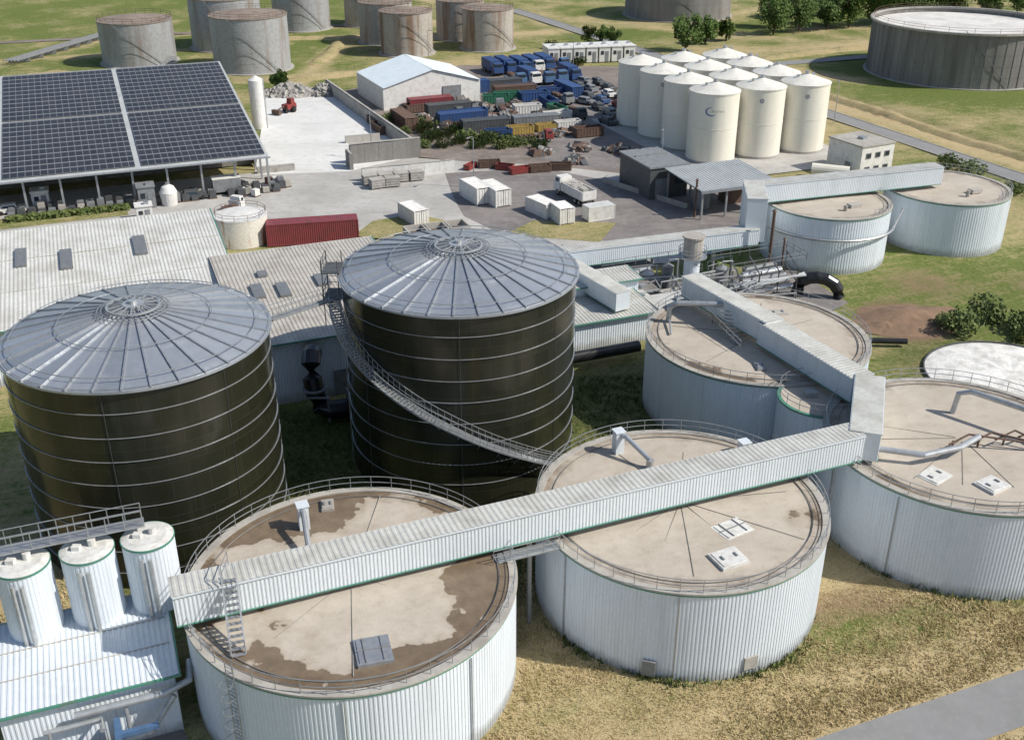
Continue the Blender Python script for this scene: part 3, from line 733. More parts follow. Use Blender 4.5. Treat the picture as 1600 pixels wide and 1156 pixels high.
b=M(); b.box((1.0,58.0,7.25),(4.6,1.0,.08),AX); part(b,'grating',m_galv,e)
b=M(); rail_line(b,[(-1.2,56.6,7.3),(3.2,58.4,7.3)],1,1.1); part(b,'railing',m_galv,e)

# ---------------------------------------------------------------- barns
def barn(o,la,lb,zf,zb,label,rm,sky=(),name='barn',wallm=None,trim=True,pitch=.42):
    e=thing(name,(o[0],o[1],0),label,'building')
    F0=S(o,0,0);F1=S(o,la,0);B0=S(o,0,lb);B1=S(o,la,lb)
    W=M(); wm=wallm or m_cladding
    W.panel((*F0,-.2),(*F1,-.2),(*F0,zf-.1),.28,.035)
    W.panel((*B1,-.2),(*B0,-.2),(*B1,zb-.1),.28,.035)
    for p,q,za,zc in ((F1,B1,zf,zb),(B0,F0,zb,zf)):
        W.add([(*p,-.2),(*q,-.2),(*q,zc-.08),(*p,za-.08)],[(0,1,2,3)])
    part(W,'wall',wm,e)
    R=M(); f0=S(o,-.3,-.4);f1=S(o,la+.3,-.4);b0=S(o,-.3,lb+.4)
    R.panel((*f0,zf),(*f1,zf),(*b0,zb),pitch,.05); part(R,'roof',rm,e)
    if trim:
        f0=S(o,-.35,-.45);f1=S(o,la+.35,-.45);b0=S(o,-.35,lb+.45);b1=S(o,la+.35,lb+.45)
        T=M(); T.tube([(*f0,zf-.05),(*f1,zf-.05),(*b1,zb)],.1,4); part(T,'trim',m_green,e)
        T=M(); T.tube([(*b0,zb),(*b1,zb)],.1,4)
        part(T,'ridge_cap',m_groof,e)
        for t in (.34,.67):
            T=M(); p,q=S(o,0,lb*t),S(o,la,lb*t); z=zf+(zb-zf)*t; T.tube([(*p,z+.04),(*q,z+.04)],.05,4); part(T,'lap_joint',m_roof2,e)
    for (a,bb,sa,sb) in sky:
        q=M(); z=zf+(zb-zf)*bb/lb; sl=(zb-zf)/lb
        vs=[]
        for up in (.05,.32):
            for da,db in ((-1,-1),(1,-1),(1,1),(-1,1)):
                t=S(o,a+da*sa/2,bb+db*sb/2); zz=z+db*sb/2*sl; vs.append((*t,zz+up))
        q.add(vs,[(4,5,6,7),(0,1,5,4),(1,2,6,5),(2,3,7,6),(3,0,4,7)]); part(q,'skylight',m_sky,e)
    return e
o1=S((-28.9,104.9),-60,0)
e1=barn(o1,60,24.5,5.9,8.0,'wide barn with pale corrugated roof and dark skylights',m_roof,[(29.5,13.4,1.2,4.4),(38.5,16.5,1.2,4.6),(43.2,14.6,1.3,5.0),(51.2,16.0,1.4,5.0)])
o2=S((-23.3,92.0),-2,-.2)
e2=barn(o2,18.3,24.0,6.5,7.0,'lower barn with weathered grey corrugated roof',m_roof2,[(3.2,12.5,1.2,3.5),(5.8,12.0,1.2,3.5),(10.2,13.2,1.4,3.0),(4.4,17,1.,1.4)])
o3=S(o2,18.6,0)
e3=barn(o3,25.2,5.5,3.3,3.6,'long low white corrugated annex behind the stair tank',m_groof,[(22.2,3,1.5,1)],'annex_building')
e3b=barn(S(o3,10.2,5.9),16,3.0,4.8,5.0,'narrow pale corrugated block behind the annex',m_groof,(),'annex_building')
b=M(); p=S(o2,9.5,-.12); b.box((*p,1.3),(3,.1,2.6),AX); part(b,'door',m_grey,e2)
e4=barn(S((-37.5,127.7),-44,2.2),44,5,4.0,4.3,'low lean-to with grey roof behind the barn',m_roof2,(),'lean_to',trim=False)

# ---------------------------------------------------------------- solar shed
er0=(-38.0,161.8)
so_=S(er0,-95,0)
e=thing('open_shed',(so_[0],so_[1],0),'huge open-fronted shed roofed with dark solar panels','building')
zf,zb,dep=5.5,11.3,48
R=M()
p=[S(so_,0,-.5),S(so_,95.4,-.5),S(so_,95.4,dep),S(so_,0,dep)]; zz=[zf,zf,zb,zb]
R.add([(*q,z) for q,z in zip(p,zz)]+[(*q,z-.3) for q,z in zip(p,zz)],[(0,1,2,3),(7,6,5,4),(0,4,5,1),(1,5,6,2),(2,6,7,3),(3,7,4,0)])
part(R,'roof',m_canopy,e)
SM=solarmat(); sl=math.atan2(zb-zf,dep+.5); clen=math.hypot(dep+.5,zb-zf)
nb=5; bw=95.4/nb
for k in range(nb):
    for j,(c0,c1) in enumerate(((.8,clen*.5-.35),(clen*.5+.35,clen-.8))):
        b=M(); wd=bw-.9; b.box((wd/2,(c1-c0)/2,.09),(wd,c1-c0,.08)); ob=mkobj(b,'solar_array',SM)
        st=S(so_,k*bw+.45,-.5+c0*math.cos(sl)); z=zf+c0*math.sin(sl)+.05
        ob.parent=e; ob.matrix_local=Matrix.Translation((st[0]-so_[0],st[1]-so_[1],z))@Matrix.Rotation(AX,4,'Z')@Matrix.Rotation(sl,4,'X')
for k in range(20):
    b=M(); p=S(so_,k*5+.2,.4); b.box((*p,2.6),(.3,.3,5.4),AX); part(b,'post',m_galv,e)
for k in range(1,9):
    b=M(); p=S(so_,95,.4+k*5.9); b.box((*p,2.7+k*.33),(.3,.3,5.5+k*.68),AX); part(b,'post',m_galv,e)
b=M(); b.panel((*S(so_,95,dep-.3),0),(*S(so_,0,dep-.3),0),(*S(so_,95,dep-.3),10.8),.5,.06); part(b,'back_wall',m_concdark,e)
b=M(); b.add([(*S(so_,95.1,14),0),(*S(so_,95.1,dep),0),(*S(so_,95.1,dep),10.9),(*S(so_,95.1,14),7.0)],[(0,1,2,3)]); part(b,'side_wall',m_concdark,e)
b=M(); p=S(so_,60,16); b.box((*p,2.2),(70,.4,4.4),AX); part(b,'inner_wall',m_concdark,e)
b=M(); b.tube([(*S(so_,0,-.7),zf-.15),(*S(so_,95.6,-.7),zf-.15)],.14,6); part(b,'gutter',m_galv,e)
e=thing('vertical_tank',(-47.6,201,0),'tall slim white tank at the end of the solar shed','tank')
b=M(); b.cyl((-47.6,201),1.4,0,9,24); b.cyl((-47.6,201),1.4,9,9.7,24,.2); part(b,'shell',m_white,e)
b=M(); b.tube([(-46.1,200.6,0),(-46.1,200.6,9.6)],.08,6); part(b,'pipe',m_galv,e)

# ---------------------------------------------------------------- hall
hp=[(-25.7,214.9),(-6.6,223.6),(-13.5,239.5),(-33.0,230.8)]
e=thing('gabled_hall',(-19.7,227,0),'white hall with shallow pale blue gabled roof','building')
def mid(a,b,t=.5): return (a[0]+(b[0]-a[0])*t,a[1]+(b[1]-a[1])*t)
fr=mid(hp[0],hp[1]); bk=mid(hp[3],hp[2])
b=M()
b.add([(*hp[0],0),(*hp[1],0),(*hp[1],4.4),(*fr,7.2),(*hp[0],4.4)],[(0,1,2,3,4)])
b.add([(*hp[3],0),(*hp[2],0),(*hp[2],4.4),(*bk,7.2),(*hp[3],4.4)],[(4,3,2,1,0)])
b.panel((*hp[3],0),(*hp[0],0),(*hp[3],4.4),.5,.05); b.panel((*hp[1],0),(*hp[2],0),(*hp[1],4.4),.5,.05)
part(b,'wall',m_white,e)
b=M(); 
def ext(a,c,k): return (a[0]+(a[0]-c[0])*k,a[1]+(a[1]-c[1])*k)
b.panel((*ext(hp[3],hp[0],.02),4.45),(*ext(hp[0],hp[3],.02),4.45),(*ext(bk,fr,.02),7.35),.6,.06)
b.panel((*ext(hp[1],hp[2],.02),4.45),(*ext(hp[2],hp[1],.02),4.45),(*ext(fr,bk,.02),7.35),.6,.06)
part(b,'roof',m_hall,e)
b=M(); q=mid(hp[0],hp[1],.7); aa=math.atan2(hp[1][1]-hp[0][1],hp[1][0]-hp[0][0]); b.box((q[0]+.05,q[1]-.12,1.9),(4,.12,3.8),aa); part(b,'door',m_grey,e)

# ---------------------------------------------------------------- cream silos
def silo():
    R=4.15;h=11.7
    e=thing('storage_silo',(0,0,0),'tall cream silo with shallow cone roof','silo','cluster of cream silos')
    b=M(); b.cyl((0,0),R,0,h,64,cap=False)
    part(b,'shell',m_cream,e,smooth=True)
    b=M(); b.cyl((0,0),R+.12,h-.02,h+1.25,64,.35); part(b,'cone_roof',m_creamtop,e)
    b=M(); b.cyl((0,0),.4,h+1.2,h+1.7,16); part(b,'roof_vent',m_galv,e,world=False)
    b=M(); b.box((1.2,.4,h+1.15),(.5,.5,.4)); part(b,'roof_hatch',m_galv,e)
    b=M(); b.box((-1.6,-.5,h+1.0),(.4,.4,.4)); part(b,'roof_hatch',m_galv,e)
    b=M(); b.ring((0,0),R-.02,R+.09,h-.18,h-.03,64); part(b,'rim',m_creamtop,e)
    b=M(); b.ring((0,0),R-.02,R+.04,h*.5,h*.5+.05,64); part(b,'seam_band',m_creamtop,e)
    b=M(); b.ring((0,0),R-.02,R+.06,0,.4,64); part(b,'plinth',m_conc,e)
    return e
base=silo(); K0=(33.9,180.0); silos={}
for k,(i,j) in enumerate([(i,j) for j in range(4) for i in range(3)]):
    p=S(K0,9.05*i,8.8*j)
    if k==0: e=base; e.location=(*p,0)
    else: e=dup(base,p)
    silos[(i,j)]=e
def wrapdisc(e,a0,z,r,m,name,inner=0,R=4.18):
    b=M(); n=24; vs=[];fs=[]
    for k in range(n):
        q=2*math.pi*k/n
        for rr in (inner if inner else .001,r):
            a=a0+rr*math.cos(q)/R; vs.append((R*math.cos(a),R*math.sin(a),z+rr*math.sin(q)))
    for k in range(n): fs.append((2*k,2*k+1,2*((k+1)%n)+1,2*((k+1)%n)))
    b.add(vs,fs); part(b,name,m,e,world=False)
for key_ in ((1,0),(2,0),(0,2)):
    wrapdisc(silos[key_],ra(262),9.9,.38,m_logog,'emblem',.2); wrapdisc(silos[key_],ra(262),9.9,.12,m_logog,'emblem_dot')
silos[(0,0)]['label']='front cream silo with blue swoosh logo on its shell'
def swoosh(e):
    b=M(); R=4.2
    def P(x,z): a=ra(264)+x/R; return (R*math.cos(a),R*math.sin(a),z)
    vs=[];n=16
    for k in range(n+1):
        t=k/n; q=math.pi*(.55+1.15*t); wd=.05+.17*math.sin(math.pi*t)
        x,z=.95*math.cos(q)-.5,8.9+.62*math.sin(q)
        vs+= [P(x*1.0,z),P(x+wd*math.cos(q),z+wd*math.sin(q))]
    b.add(vs,[(2*k,2*k+1,2*k+3,2*k+2) for k in range(n)])
    part(b,'logo_swoosh',m_logo,e,world=False)
    b=M(); x=-.55
    for k,wd in enumerate((.22,.1,.18,.2,.08,.2,.18,.2)):
        h=.36 if k in (0,4) else .24
        vs=[P(x,8.82),P(x+.05,8.82),P(x+.05,8.82+h),P(x,8.82+h),P(x+.05,8.82+h-.05),P(x+wd,8.82+h-.05),P(x+wd,8.82+h),P(x+.05,8.82+h)]
        b.add(vs,[(0,1,2,3),(4,5,6,7)])
        if wd>.15: b.add([P(x+.05,8.82),P(x+wd,8.82),P(x+wd,8.87),P(x+.05,8.87)],[(0,1,2,3)])
        x+=wd+.1
    part(b,'logo_lettering',m_logog,e,world=False)
swoosh(silos[(0,0)])

# ---------------------------------------------------------------- sheds near silos
c=(22.0,162.5)
e=thing('dark_shed',(c[0],c[1],0),'dark grey clad shed beside the cream silos','building')
b=M(); b.box((*c,2.4),(6.5,10,4.8),AX); part(b,'wall',m_darkgrey,e)
b=M(); b.box((*c,4.95),(6.9,10.4,.25),AX); b.box((*S(c,0,1),5.2),(5.5,.3,.25),AX); part(b,'roof',m_grey,e)
b=M(); b.box((*S(c,-1.2,-5.06),1.6),(2.2,.1,3.1),AX); part(b,'door',m_grey,e)
b=M(); b.box((*S(c,1.8,-5.06),2.8),(1.6,.1,1.4),AX); part(b,'window',m_glass,e)
c=(31.0,154.3)
e=thing('loading_canopy',(c[0],c[1],0),'open steel canopy with pale flat roof on posts','canopy')
b=M(); 
q=S(c,-6.5,-5.5); b.panel((*q,4.4),(*S(c,6.5,-5.5),4.4),(*S(c,-6.5,5.5),4.9),.5,.07); b.panel((*S(c,-6.5,5.5),4.7),(*S(c,6.5,5.5),4.7),(*S(c,-6.5,-5.5),4.2),.5,.05); part(b,'roof',m_canopy,e)
for x in (-6,-2,2,6):
    for y in (-5,5): b=M(); b.box((*S(c,x,y),2.1),(.25,.25,4.3),AX); part(b,'post',m_galv,e)
b=M(); b.box((*S(c,0,-5.6),4.25),(13.2,.2,.4),AX); part(b,'fascia',m_galv,e)
e=thing('pump_skid',(c[0],c[1],0),'rusty pump skid with vessel under the canopy','machinery')
b=M(); b.box((*S(c,3,1),1.2),(3.5,2.5,2.4),AX); part(b,'housing',m_rust,e)
b=M(); b.cyl(S(c,-3,0),1.2,0,2.8,20); part(b,'vessel',m_grey,e)
b=M(); b.tube([(*S(c,-3,0),2.8),(*S(c,-1,0),3.3),(*S(c,3,1),2.4)],.15,8); part(b,'pipe',m_rust,e)
c=(57.2,172.6)
e=thing('office_building',(c[0],c[1],0),'two-storey white cabin block with grey framed windows','building')
b=M(); b.box((*c,2.55),(7.5,7.0,5.1),ra(-62)); part(b,'wall',m_white,e)
b=M(); b.box((*c,5.2),(7.8,7.3,.22),ra(-62)); part(b,'roof',m_conc,e)
th=ra(-62); ux=(math.cos(th),math.sin(th)); vx=(-math.sin(th),math.cos(th))
def OB(a,bb): return (c[0]+ux[0]*a+vx[0]*bb,c[1]+ux[1]*a+vx[1]*bb)
for z in (1.4,3.6):
    for k in (-2,0,2):
        b=M(); b.box((*OB(3.77,k),z),(.12,1.1,.9),th); b.box((*OB(3.84,k),z),(.04,.8,.65),th,1); part(b,'window',[m_grey,m_glass],e)
    for k in (-2,1):
        b=M(); b.box((*OB(k,3.52),z),(1.1,.12,.9),th); b.box((*OB(k,3.59),z),(.8,.04,.65),th,1); part(b,'window',[m_grey,m_glass],e)
b=M(); b.box((*OB(1,-3.56),1.1),(1.1,.12,2.2),th); part(b,'door',m_grey,e)
b=M(); b.box((*OB(0,0),5.45),(1.2,.9,.5),th); part(b,'roof_unit',m_galv,e)
e=thing('horizontal_tank',(51.5,168,0),'small horizontal cream tank on cradles','tank')
b=M(); b.tube([(48.6,169.3,1.2),(48.9,169.2,1.2),(53.8,167.3,1.2),(54.1,167.2,1.2)],1.0,16); part(b,'shell',m_cream,e)
b=M(); b.box((49.9,168.8,.3),(.4,1.4,.6),ra(-20)); part(b,'cradle',m_conc,e)
b=M(); b.box((52.8,167.7,.3),(.4,1.4,.6),ra(-20)); part(b,'cradle',m_conc,e)

# ---------------------------------------------------------------- distant big tanks
def oldtank(c,R,h,m,top,label,flat=False):
    e=thing('old_oil_tank',(c[0],c[1],0),label,'tank','old storage tanks in the fields')
    b=M(); b.cyl(c,R,-.2,h,72,cap=False); part(b,'shell',m,e,smooth=True)
    b=M()
    if flat: b.cyl(c,R-.1,h-1.4,h-1.1,72)
    else: b.cyl(c,R+.02,h,h+.9,72,R*.12)
    part(b,'roof',top,e)
    for z in np.arange(2.4,h-1,2.4): b=M(); b.ring(c,R-.02,R+.03,z,z+.04,72); part(b,'weld_band',m,e)
    b=M(); b.ring(c,R-.2,R+.14,h-.15,h+.03,72); part(b,'rim',m_rusttop if not flat else m_conc,e)
    b=M()
    a0=ra(250)
    for s in (0,.7): b.tube([(c[0]+(R+.2+s)*math.cos(a0+t*.9/R*12/10),c[1]+(R+.2+s)*math.sin(a0+t*.9/R*12/10),h*(1-t/10)+.6) for t in range(0,11)],.06,4)
    part(b,'stair',m_grey,e)
    b=M(); rail_ring(b,c,R-.1,h,1.1,posts=24,r=.04); part(b,'railing',m_rust,e)
    b=M(); b.ring(c,R+.02,R+.7,-.1,.12,72); part(b,'base_ring',m_conc,e)
    return e
oldtank((-90.6,266.4),8.65,10,m_greytank,m_rusttop,'old grey steel tank with rusty roof in a green field')
oldtank((-61.5,259),8.9,12.2,m_greytank,m_rusttop,'tall grey tank with dark vertical streaks')
oldtank((-74,287),9,12.5,m_greytank,m_rusttop,'grey tank with rusty top behind another tank')
oldtank((-60,317),8,12,m_greytank,m_rusttop,'dark grey distant tank')
oldtank((-42,323),6.5,10,m_rustconc,m_rusttop,'rust stained concrete tank')
oldtank((-33.5,294.5),7,10.3,m_rustconc,m_rusttop,'brown stained concrete tank')
oldtank((-26.6,278.4),6.6,10.3,m_rustconc,m_rusttop,'rust-streaked concrete tank with railing on top')
oldtank((-14,300.5),6.5,10,m_rustconc,m_rusttop,'weathered brown tank behind the others')
oldtank((-6.2,285.3),6.6,10,m_rustconc,m_rusttop,'stained beige concrete tank with rusty rim')
oldtank((50.7,342),16,11,m_concdark,m_palet,'wide grey tank in the far meadow',True)
eb=oldtank((103.6,254.2),20,11.6,m_concdark,m_palet,'very wide dark concrete tank with pale floating roof',True)
b=M(); b.ring((103.6,254.2),19.9,20.6,11.3,11.75,96); part(b,'cornice',m_conc,eb)
for k in range(60):
    b=M(); a=2*math.pi*k/60; x,y=103.6+20.02*math.cos(a),254.2+20.02*math.sin(a); b.tube([(x,y,0),(x,y,11.2)],.1,4); part(b,'buttress',m_concdark,eb)

# ---------------------------------------------------------------- trees
def crown(n,rx,rz,zc,seed,leaf=.5):
    r=random.Random(seed); V=[];F=[]; cl=[]
    for k in range(26):
        while True:
            x,y,z=r.uniform(-1,1),r.uniform(-1,1),r.uniform(-1,1)
            if x*x+y*y+z*z<1: break
        cl.append((x*rx*.8,y*rx*.8,zc+z*rz*.8,r.uniform(.22,.42)*rx))
    for k in range(n):
        cx,cy,cz,cr=r.choice(cl)
        d=Vector((r.gauss(0,1),r.gauss(0,1),r.gauss(0,1))).normalized()*cr*r.uniform(.6,1.05)
        p=Vector((cx,cy,cz))+d
        a=Vector((r.gauss(0,1),r.gauss(0,1),r.gauss(0,1))).normalized(); b_=a.orthogonal().normalized()
        s=leaf*r.uniform(.6,1.3); o=len(V)
        V+=[p+a*s*.5,p+b_*s*.4,p-a*s*.5,p-b_*s*.4]; F.append((o,o+1,o+2,o+3))
    b=M(); b.add(V,F); return b
def tree(loc,h,rx,seed,label,cat='tree'):
    e=thing('tree',(0,0,0),label,cat,'trees in the meadow')
    b=M(); b.tube([(0,0,-.2),(.05,0,h*.3),(.1,.1,h*.6)],.28,8); 
    r=random.Random(seed)
    for k in range(6):
        a=r.uniform(0,6.28); b.tube([(0,0,h*r.uniform(.2,.3)),(rx*.35*math.cos(a),rx*.35*math.sin(a),h*.45),(rx*.6*math.cos(a),rx*.6*math.sin(a),h*.7)],.11,5)
    part(b,'trunk',m_trunk,e,world=False)
    part(crown(2600,rx,h*.44,h*.52,seed,.62),'crown',m_leaf,e,world=False)
    e.location=(*loc,0); return e
t1=tree((44.4,281),10.5,4.8,1,'round green deciduous tree standing in dry meadow')
t2=tree((72.4,306),12.5,5.6,2,'large dark green tree in a row by the field')
t3=tree((51.1,291),7.5,3.2,3,'small bushy green tree near the far tank')
for p,s,t in (((57.5,296),.85,t3),((80.7,311),1.,t2),((89.4,314),1.0,t1),((96.6,318),1.1,t1),((105.7,322),1.05,t2),((114,330),1.0,t2),((124,332),1.1,t1),((134,338),1.1,t2),((144,338),1,t1),((75,318),1.0,t2),((155,342),1.1,t2),((99,340),1.1,t1),((84,335),1.,t2),((20,291),.55,t1),((24,294),.6,t3),((26.5,289),.5,t1),((-10,330),.9,t3),((-50.6,234.5),.62,t3),((92,322),1.05,t2),((110,326),1.,t1),((118,326),.9,t2)):
    dup(t,p,random.uniform(0,6.28),s)
def bush(loc,r,h,seed,label='dense green bush in rough ground',n=900):
    V=crown(n,r,h*.55,h*.5,seed,.4)
    for k in range(5):
        a=k*1.3; V.tube([(0,0,-.1),(r*.4*math.cos(a),r*.4*math.sin(a),h*.6)],.05,4,m=1)
    return solo(V,'bush',[m_leaf2,m_trunk],label,'bush',(*loc,0),'bushes in rough ground',rz=0)
b0=bush((50.2,108.3),2.3,2.4,11,'rounded dark green bush beside the foam pond')
b1=bush((54.7,112.5),2.4,2.4,12)
def dupb(o,loc,s):
    c=o.copy(); COL.objects.link(c); c.location=(*loc,0); c.scale=(s*random.uniform(.9,1.4),s*random.uniform(.8,1.1),s*.75); c.rotation_euler=(0,0,random.uniform(0,6)); c['label']='dense green bush in rough ground'
for p,s in (((57.3,109.5),1.0),((61,111),1.1),((64,108),1.),((60,106.5),.9),((68,112),1.1),((-16.2,197),1.0),((-12,195),.9),((-8,192.5),.9),((-3.5,190),1.0),((0.5,188),.9),((-12,187.5),.9),((-19,203),.9),((-21.5,208),.8),((5,186.5),.8),((-6,187),.9),((-9.5,189.5),.8),((-14,193),.8),((3,190),.7),((-22.5,211),.7),((-17.5,200),.8),((-5,193),.7),((-2,186.5),.8),((-15.5,187),.7),((-10.5,198),.8),((-14,202),.7),((-23.5,206),.8),((-1,192),.6),((73,175),1.0),((75,170),1.1),((72,168),.8),((78,160),.8),((-15.5,191),.9),((-20,197.5),.6),((58,224),.9),((16,262),1.),((10,285),.9),((49.5,110.5),.7),((63,114),.7),((56,106.5),.6),((70,117),.6)):
    dupb(random.choice((b0,b1)),p,s)
b=M()
p0_,p1_=(-72,146.3),(-57,152); V=[]
for k in range(1500):
    t=random.random(); x=p0_[0]+(p1_[0]-p0_[0])*t+random.gauss(0,.3); y=p0_[1]+(p1_[1]-p0_[1])*t+random.gauss(0,.3); z=random.uniform(0,.9)
    a=Vector((random.gauss(0,1),random.gauss(0,1),random.gauss(0,1))).normalized()*.22; c_=a.orthogonal()
    V+=[Vector((x,y,z))+a,Vector((x,y,z))+c_,Vector((x,y,z))-a,Vector((x,y,z))-c_]
b.add(V,[(4*k,4*k+1,4*k+2,4*k+3) for k in range(1500)])
solo(b,'hedge',m_leaf2,'low clipped green hedge along the yard road','hedge')

# ---------------------------------------------------------------- foam pond, soil mound
cP=(51.2,97.6)
e=thing('round_pond_tank',(cP[0],cP[1],0),'round open basin covered with white foam and thin black rim','pond')
b=M(); b.ring(cP,8.36,8.5,-.3,.16,72); part(b,'rim',m_darkgrey,e)
b=M(); K=72; vs=[(cP[0],cP[1],.42)]
for rr,zz in ((2.5,.42),(5,.38),(7.3,.22),(8.36,-.02)):
    for k in range(K):
        a=2*math.pi*k/K; r_=rr*(1 if rr>8 else random.uniform(.93,1.0)); vs.append((cP[0]+r_*math.cos(a),cP[1]+r_*math.sin(a),zz+random.uniform(-.12,.12)*(rr<8)))
fs=[(0,1+k,1+(k+1)%K) for k in range(K)]
for j in range(3):
    for k in range(K): fs.append((1+j*K+k,1+(j+1)*K+k,1+(j+1)*K+(k+1)%K,1+j*K+(k+1)%K))
b.add(vs,fs); part(b,'foam_surface',m_foam,e,smooth=True)
def mound(c,rx,ry,h,m,label):
    b=M(); K=40; vs=[(0,0,h)]
    for rr,zz in ((.2,.95),(.4,.72),(.6,.45),(.8,.2),(1.0,-.02),(1.15,-.15)):
        for k in range(K):
            a=2*math.pi*k/K; j=1+.12*math.sin(3*a+c[0])+.07*math.sin(7*a)+random.uniform(-.03,.03); vs.append((rx*rr*j*math.cos(a),ry*rr*j*math.sin(a),h*zz+random.uniform(-.05,.05)*(rr<1)))
    fs=[(0,1+k,1+(k+1)%K) for k in range(K)]
    for r_ in range(5):
        for k in range(K): fs.append((1+r_*K+k,1+(r_+1)*K+k,1+(r_+1)*K+(k+1)%K,1+r_*K+(k+1)%K))
    b.add(vs,fs); return solo(b,'soil_mound',m,label,'soil heap',(*c,0),rz=0.3,smooth=True)
mound((45.4,112.6),5.6,3.8,.8,m_soil,'low mound of reddish brown bare soil')
mound((42.3,110.3),2.6,1.8,.4,m_soil,'small spill of brown soil beside the mound')

# ---------------------------------------------------------------- process equipment
def pipes(e,name,segs,m):
    for pts,r in segs:
        b=M(); b.tube(pts,r,14); part(b,name,m,e,smooth=False)
e=thing('black_duct',(-18.7,90,0),'thick black bent duct in front of the white wall','pipe')
pipes(e,'duct',[([(-18.9,91.2,5.9),(-18.9,90.6,5.9),(-18.9,89.8,5.4),(-18.8,89.3,4.2),(-18.5,88.9,2.6),(-18.2,88.7,1.6),(-17.3,88.7,1.1),(-16.0,89.1,1.05),(-13,90.2,1.05)],.92)],m_black)
b=M(); b.ring((-18.6,89.0),.9,1.15,3.2,3.35,16)
for x in (-17.6,-15.4): b.box((x,89.0,1.5),(.15,2.3,2.6),AX)
b.box((-18.0,87.7,2.9),(2.0,.15,.15)); part(b,'support_frame',m_grey,e)
e=thing('black_duct',(10,101,0),'thick black horizontal duct on the ground by the annex','pipe')
pipes(e,'duct',[([(3.5,98.8,1.1),(8,100.6,1.1),(13.5,102.8,1.1)],.62)],m_black)
e=thing('black_duct',(37,118,0),'black arched duct with ribbed cladding behind the tank','pipe')
pipes(e,'duct',[([(34.4,119.4,.2),(34.5,119.4,1.2),(34.9,119.3,1.9),(35.6,119.2,2.3),(36.5,119,2.45),(37.6,118.8,2.3),(38.5,118.6,1.8),(39.0,118.5,1.1),(39.2,118.4,.2)],.75)],m_black)
e=thing('black_duct',(38,106,0),'low black pipe running across the grass','pipe')
pipes(e,'duct',[([(33.2,106.5,.5),(38,105.5,.5),(43,105.2,.5)],.33)],m_black)
e=thing('stack_tower',(21.2,118,0),'weathered steel cylinder on a white column','chimney')
b=M(); b.cyl((21.2,118),.95,0,5.6,20); part(b,'column',m_cladding,e)
b=M(); b.cyl((21.2,118),1.15,5.6,8.0,20); b.cyl((21.2,118),1.35,7.9,8.1,20); part(b,'drum',m_rustconc,e)
b=M(); rail_ring(b,(21.2,118),1.6,5.6,1.0,posts=10,r=.04); b.ring((21.2,118),1.1,1.7,5.5,5.6,20); part(b,'platform',m_galv,e)
for loc,h,r in (((31.8,124.0),9.0,.2),((26.5,148.5),5.5,.16),((33.0,122.4),6,.13)):
    e=thing('exhaust_stack',(*loc,0),'thin rusty brown exhaust stack with cap','chimney')
    b=M(); b.cyl(loc,r,0,h,12); part(b,'flue',m_rust,e)
    b=M(); b.cyl(loc,r*1.7,h,h+.3,12,r*.4); part(b,'cap',m_rust,e)
e=thing('heat_exchanger_rack',(30,120,0),'steel rack stacked with grey heat exchanger tubes','machinery')
for k in range(3):
    for j in range(2):
        b=M(); y=118.2+k*1.9; z=1.3+j*1.5; r_=(.33,.42,.28)[k]; b.tube([(26.9+k*.5,y-1.5,z),(27.2+k*.5,y-1.4,z),(33.4-j*1.2,y+1.0-j*.4,z),(33.7-j*1.2,y+1.1-j*.4,z)],r_,12); part(b,'exchanger_tube',m_grey if (k+j)%2 else m_galv,e)
b=M()
for x in (26.5,29,31.5,34):
    for y in (-2.6,3.2): b.box((x,119.6+y+.4*(x-30),1.9),(.14,.14,3.8))
    b.box((x,120+.4*(x-30),3.8),(.12,6.2,.12)); b.box((x,120+.4*(x-30),2.1),(.12,6.2,.12))
part(b,'frame',m_darkgrey,e)
b=M()
for k in range(6): b.tube([(24+k*.8,113.5+k*.2,.3),(24+k*.8,113.5+k*.2,2.6+.3*(k%3)),(27+k*.8,116.5,2.9),(35,118.5+.2*k,2.9)],.1,6)
part(b,'pipework',m_steel,e)
def smallbox(name,c,sz,rz,mw,mr,label,cat='building'):
    e=thing(name,(c[0],c[1],0),label,cat)
    b=M(); b.box((c[0],c[1],sz[2]/2),sz,rz); part(b,'wall',mw,e)
    b=M(); b.box((c[0],c[1],sz[2]+.08),(sz[0]+.3,sz[1]+.3,.16),rz); b.box((c[0]+sz[0]*.2,c[1],sz[2]+.35),(.7,.7,.4),rz,1); part(b,'roof',[mr,m_galv],e)
    cs,sn=math.cos(rz),math.sin(rz); o=(sz[0]*.2,-sz[1]/2-.04); b=M(); b.box((c[0]+o[0]*cs-o[1]*sn,c[1]+o[0]*sn+o[1]*cs,min(1.05,sz[2]*.4)),(min(1,sz[0]*.3),.08,min(2.1,sz[2]*.8)),rz); part(b,'door',m_grey,e)
    b=M(); o=(-sz[0]*.22,-sz[1]/2-.03); b.box((c[0]+o[0]*cs-o[1]*sn,c[1]+o[0]*sn+o[1]*cs,sz[2]*.62),(sz[0]*.26,.06,sz[2]*.25),rz); part(b,'window',m_glass,e)
    return e
smallbox('pump_house',(12.6,121.8),(7.5,4,3.2),AX,m_gallery,m_concdark,'small pale pump house with mossy flat roof')
smallbox('pump_house',(17.6,109.6),(4.5,3.6,3.4),AX,m_gallery,m_groof,'pale corrugated pump house with flat roof')
smallbox('control_cabin',(19.5,113.6),(4,3.0,2.6),AX,m_conc,m_conc,'low concrete control cabin among pipework')
smallbox('pump_house',(14.2,115.6),(5,3.5,2.4),AX,m_conc,m_concdark,'low grey flat-roofed plant block')
smallbox('pump_house',(13.8,111.2),(3.6,3.0,3.0),AX,m_gallery,m_groof,'pale flat-roofed plant block beside the conveyor')
smallbox('switch_room',(24.6,110.4),(3,2.6,2.4),AX,m_gallery,m_groof,'tiny pale switch room behind the tank')
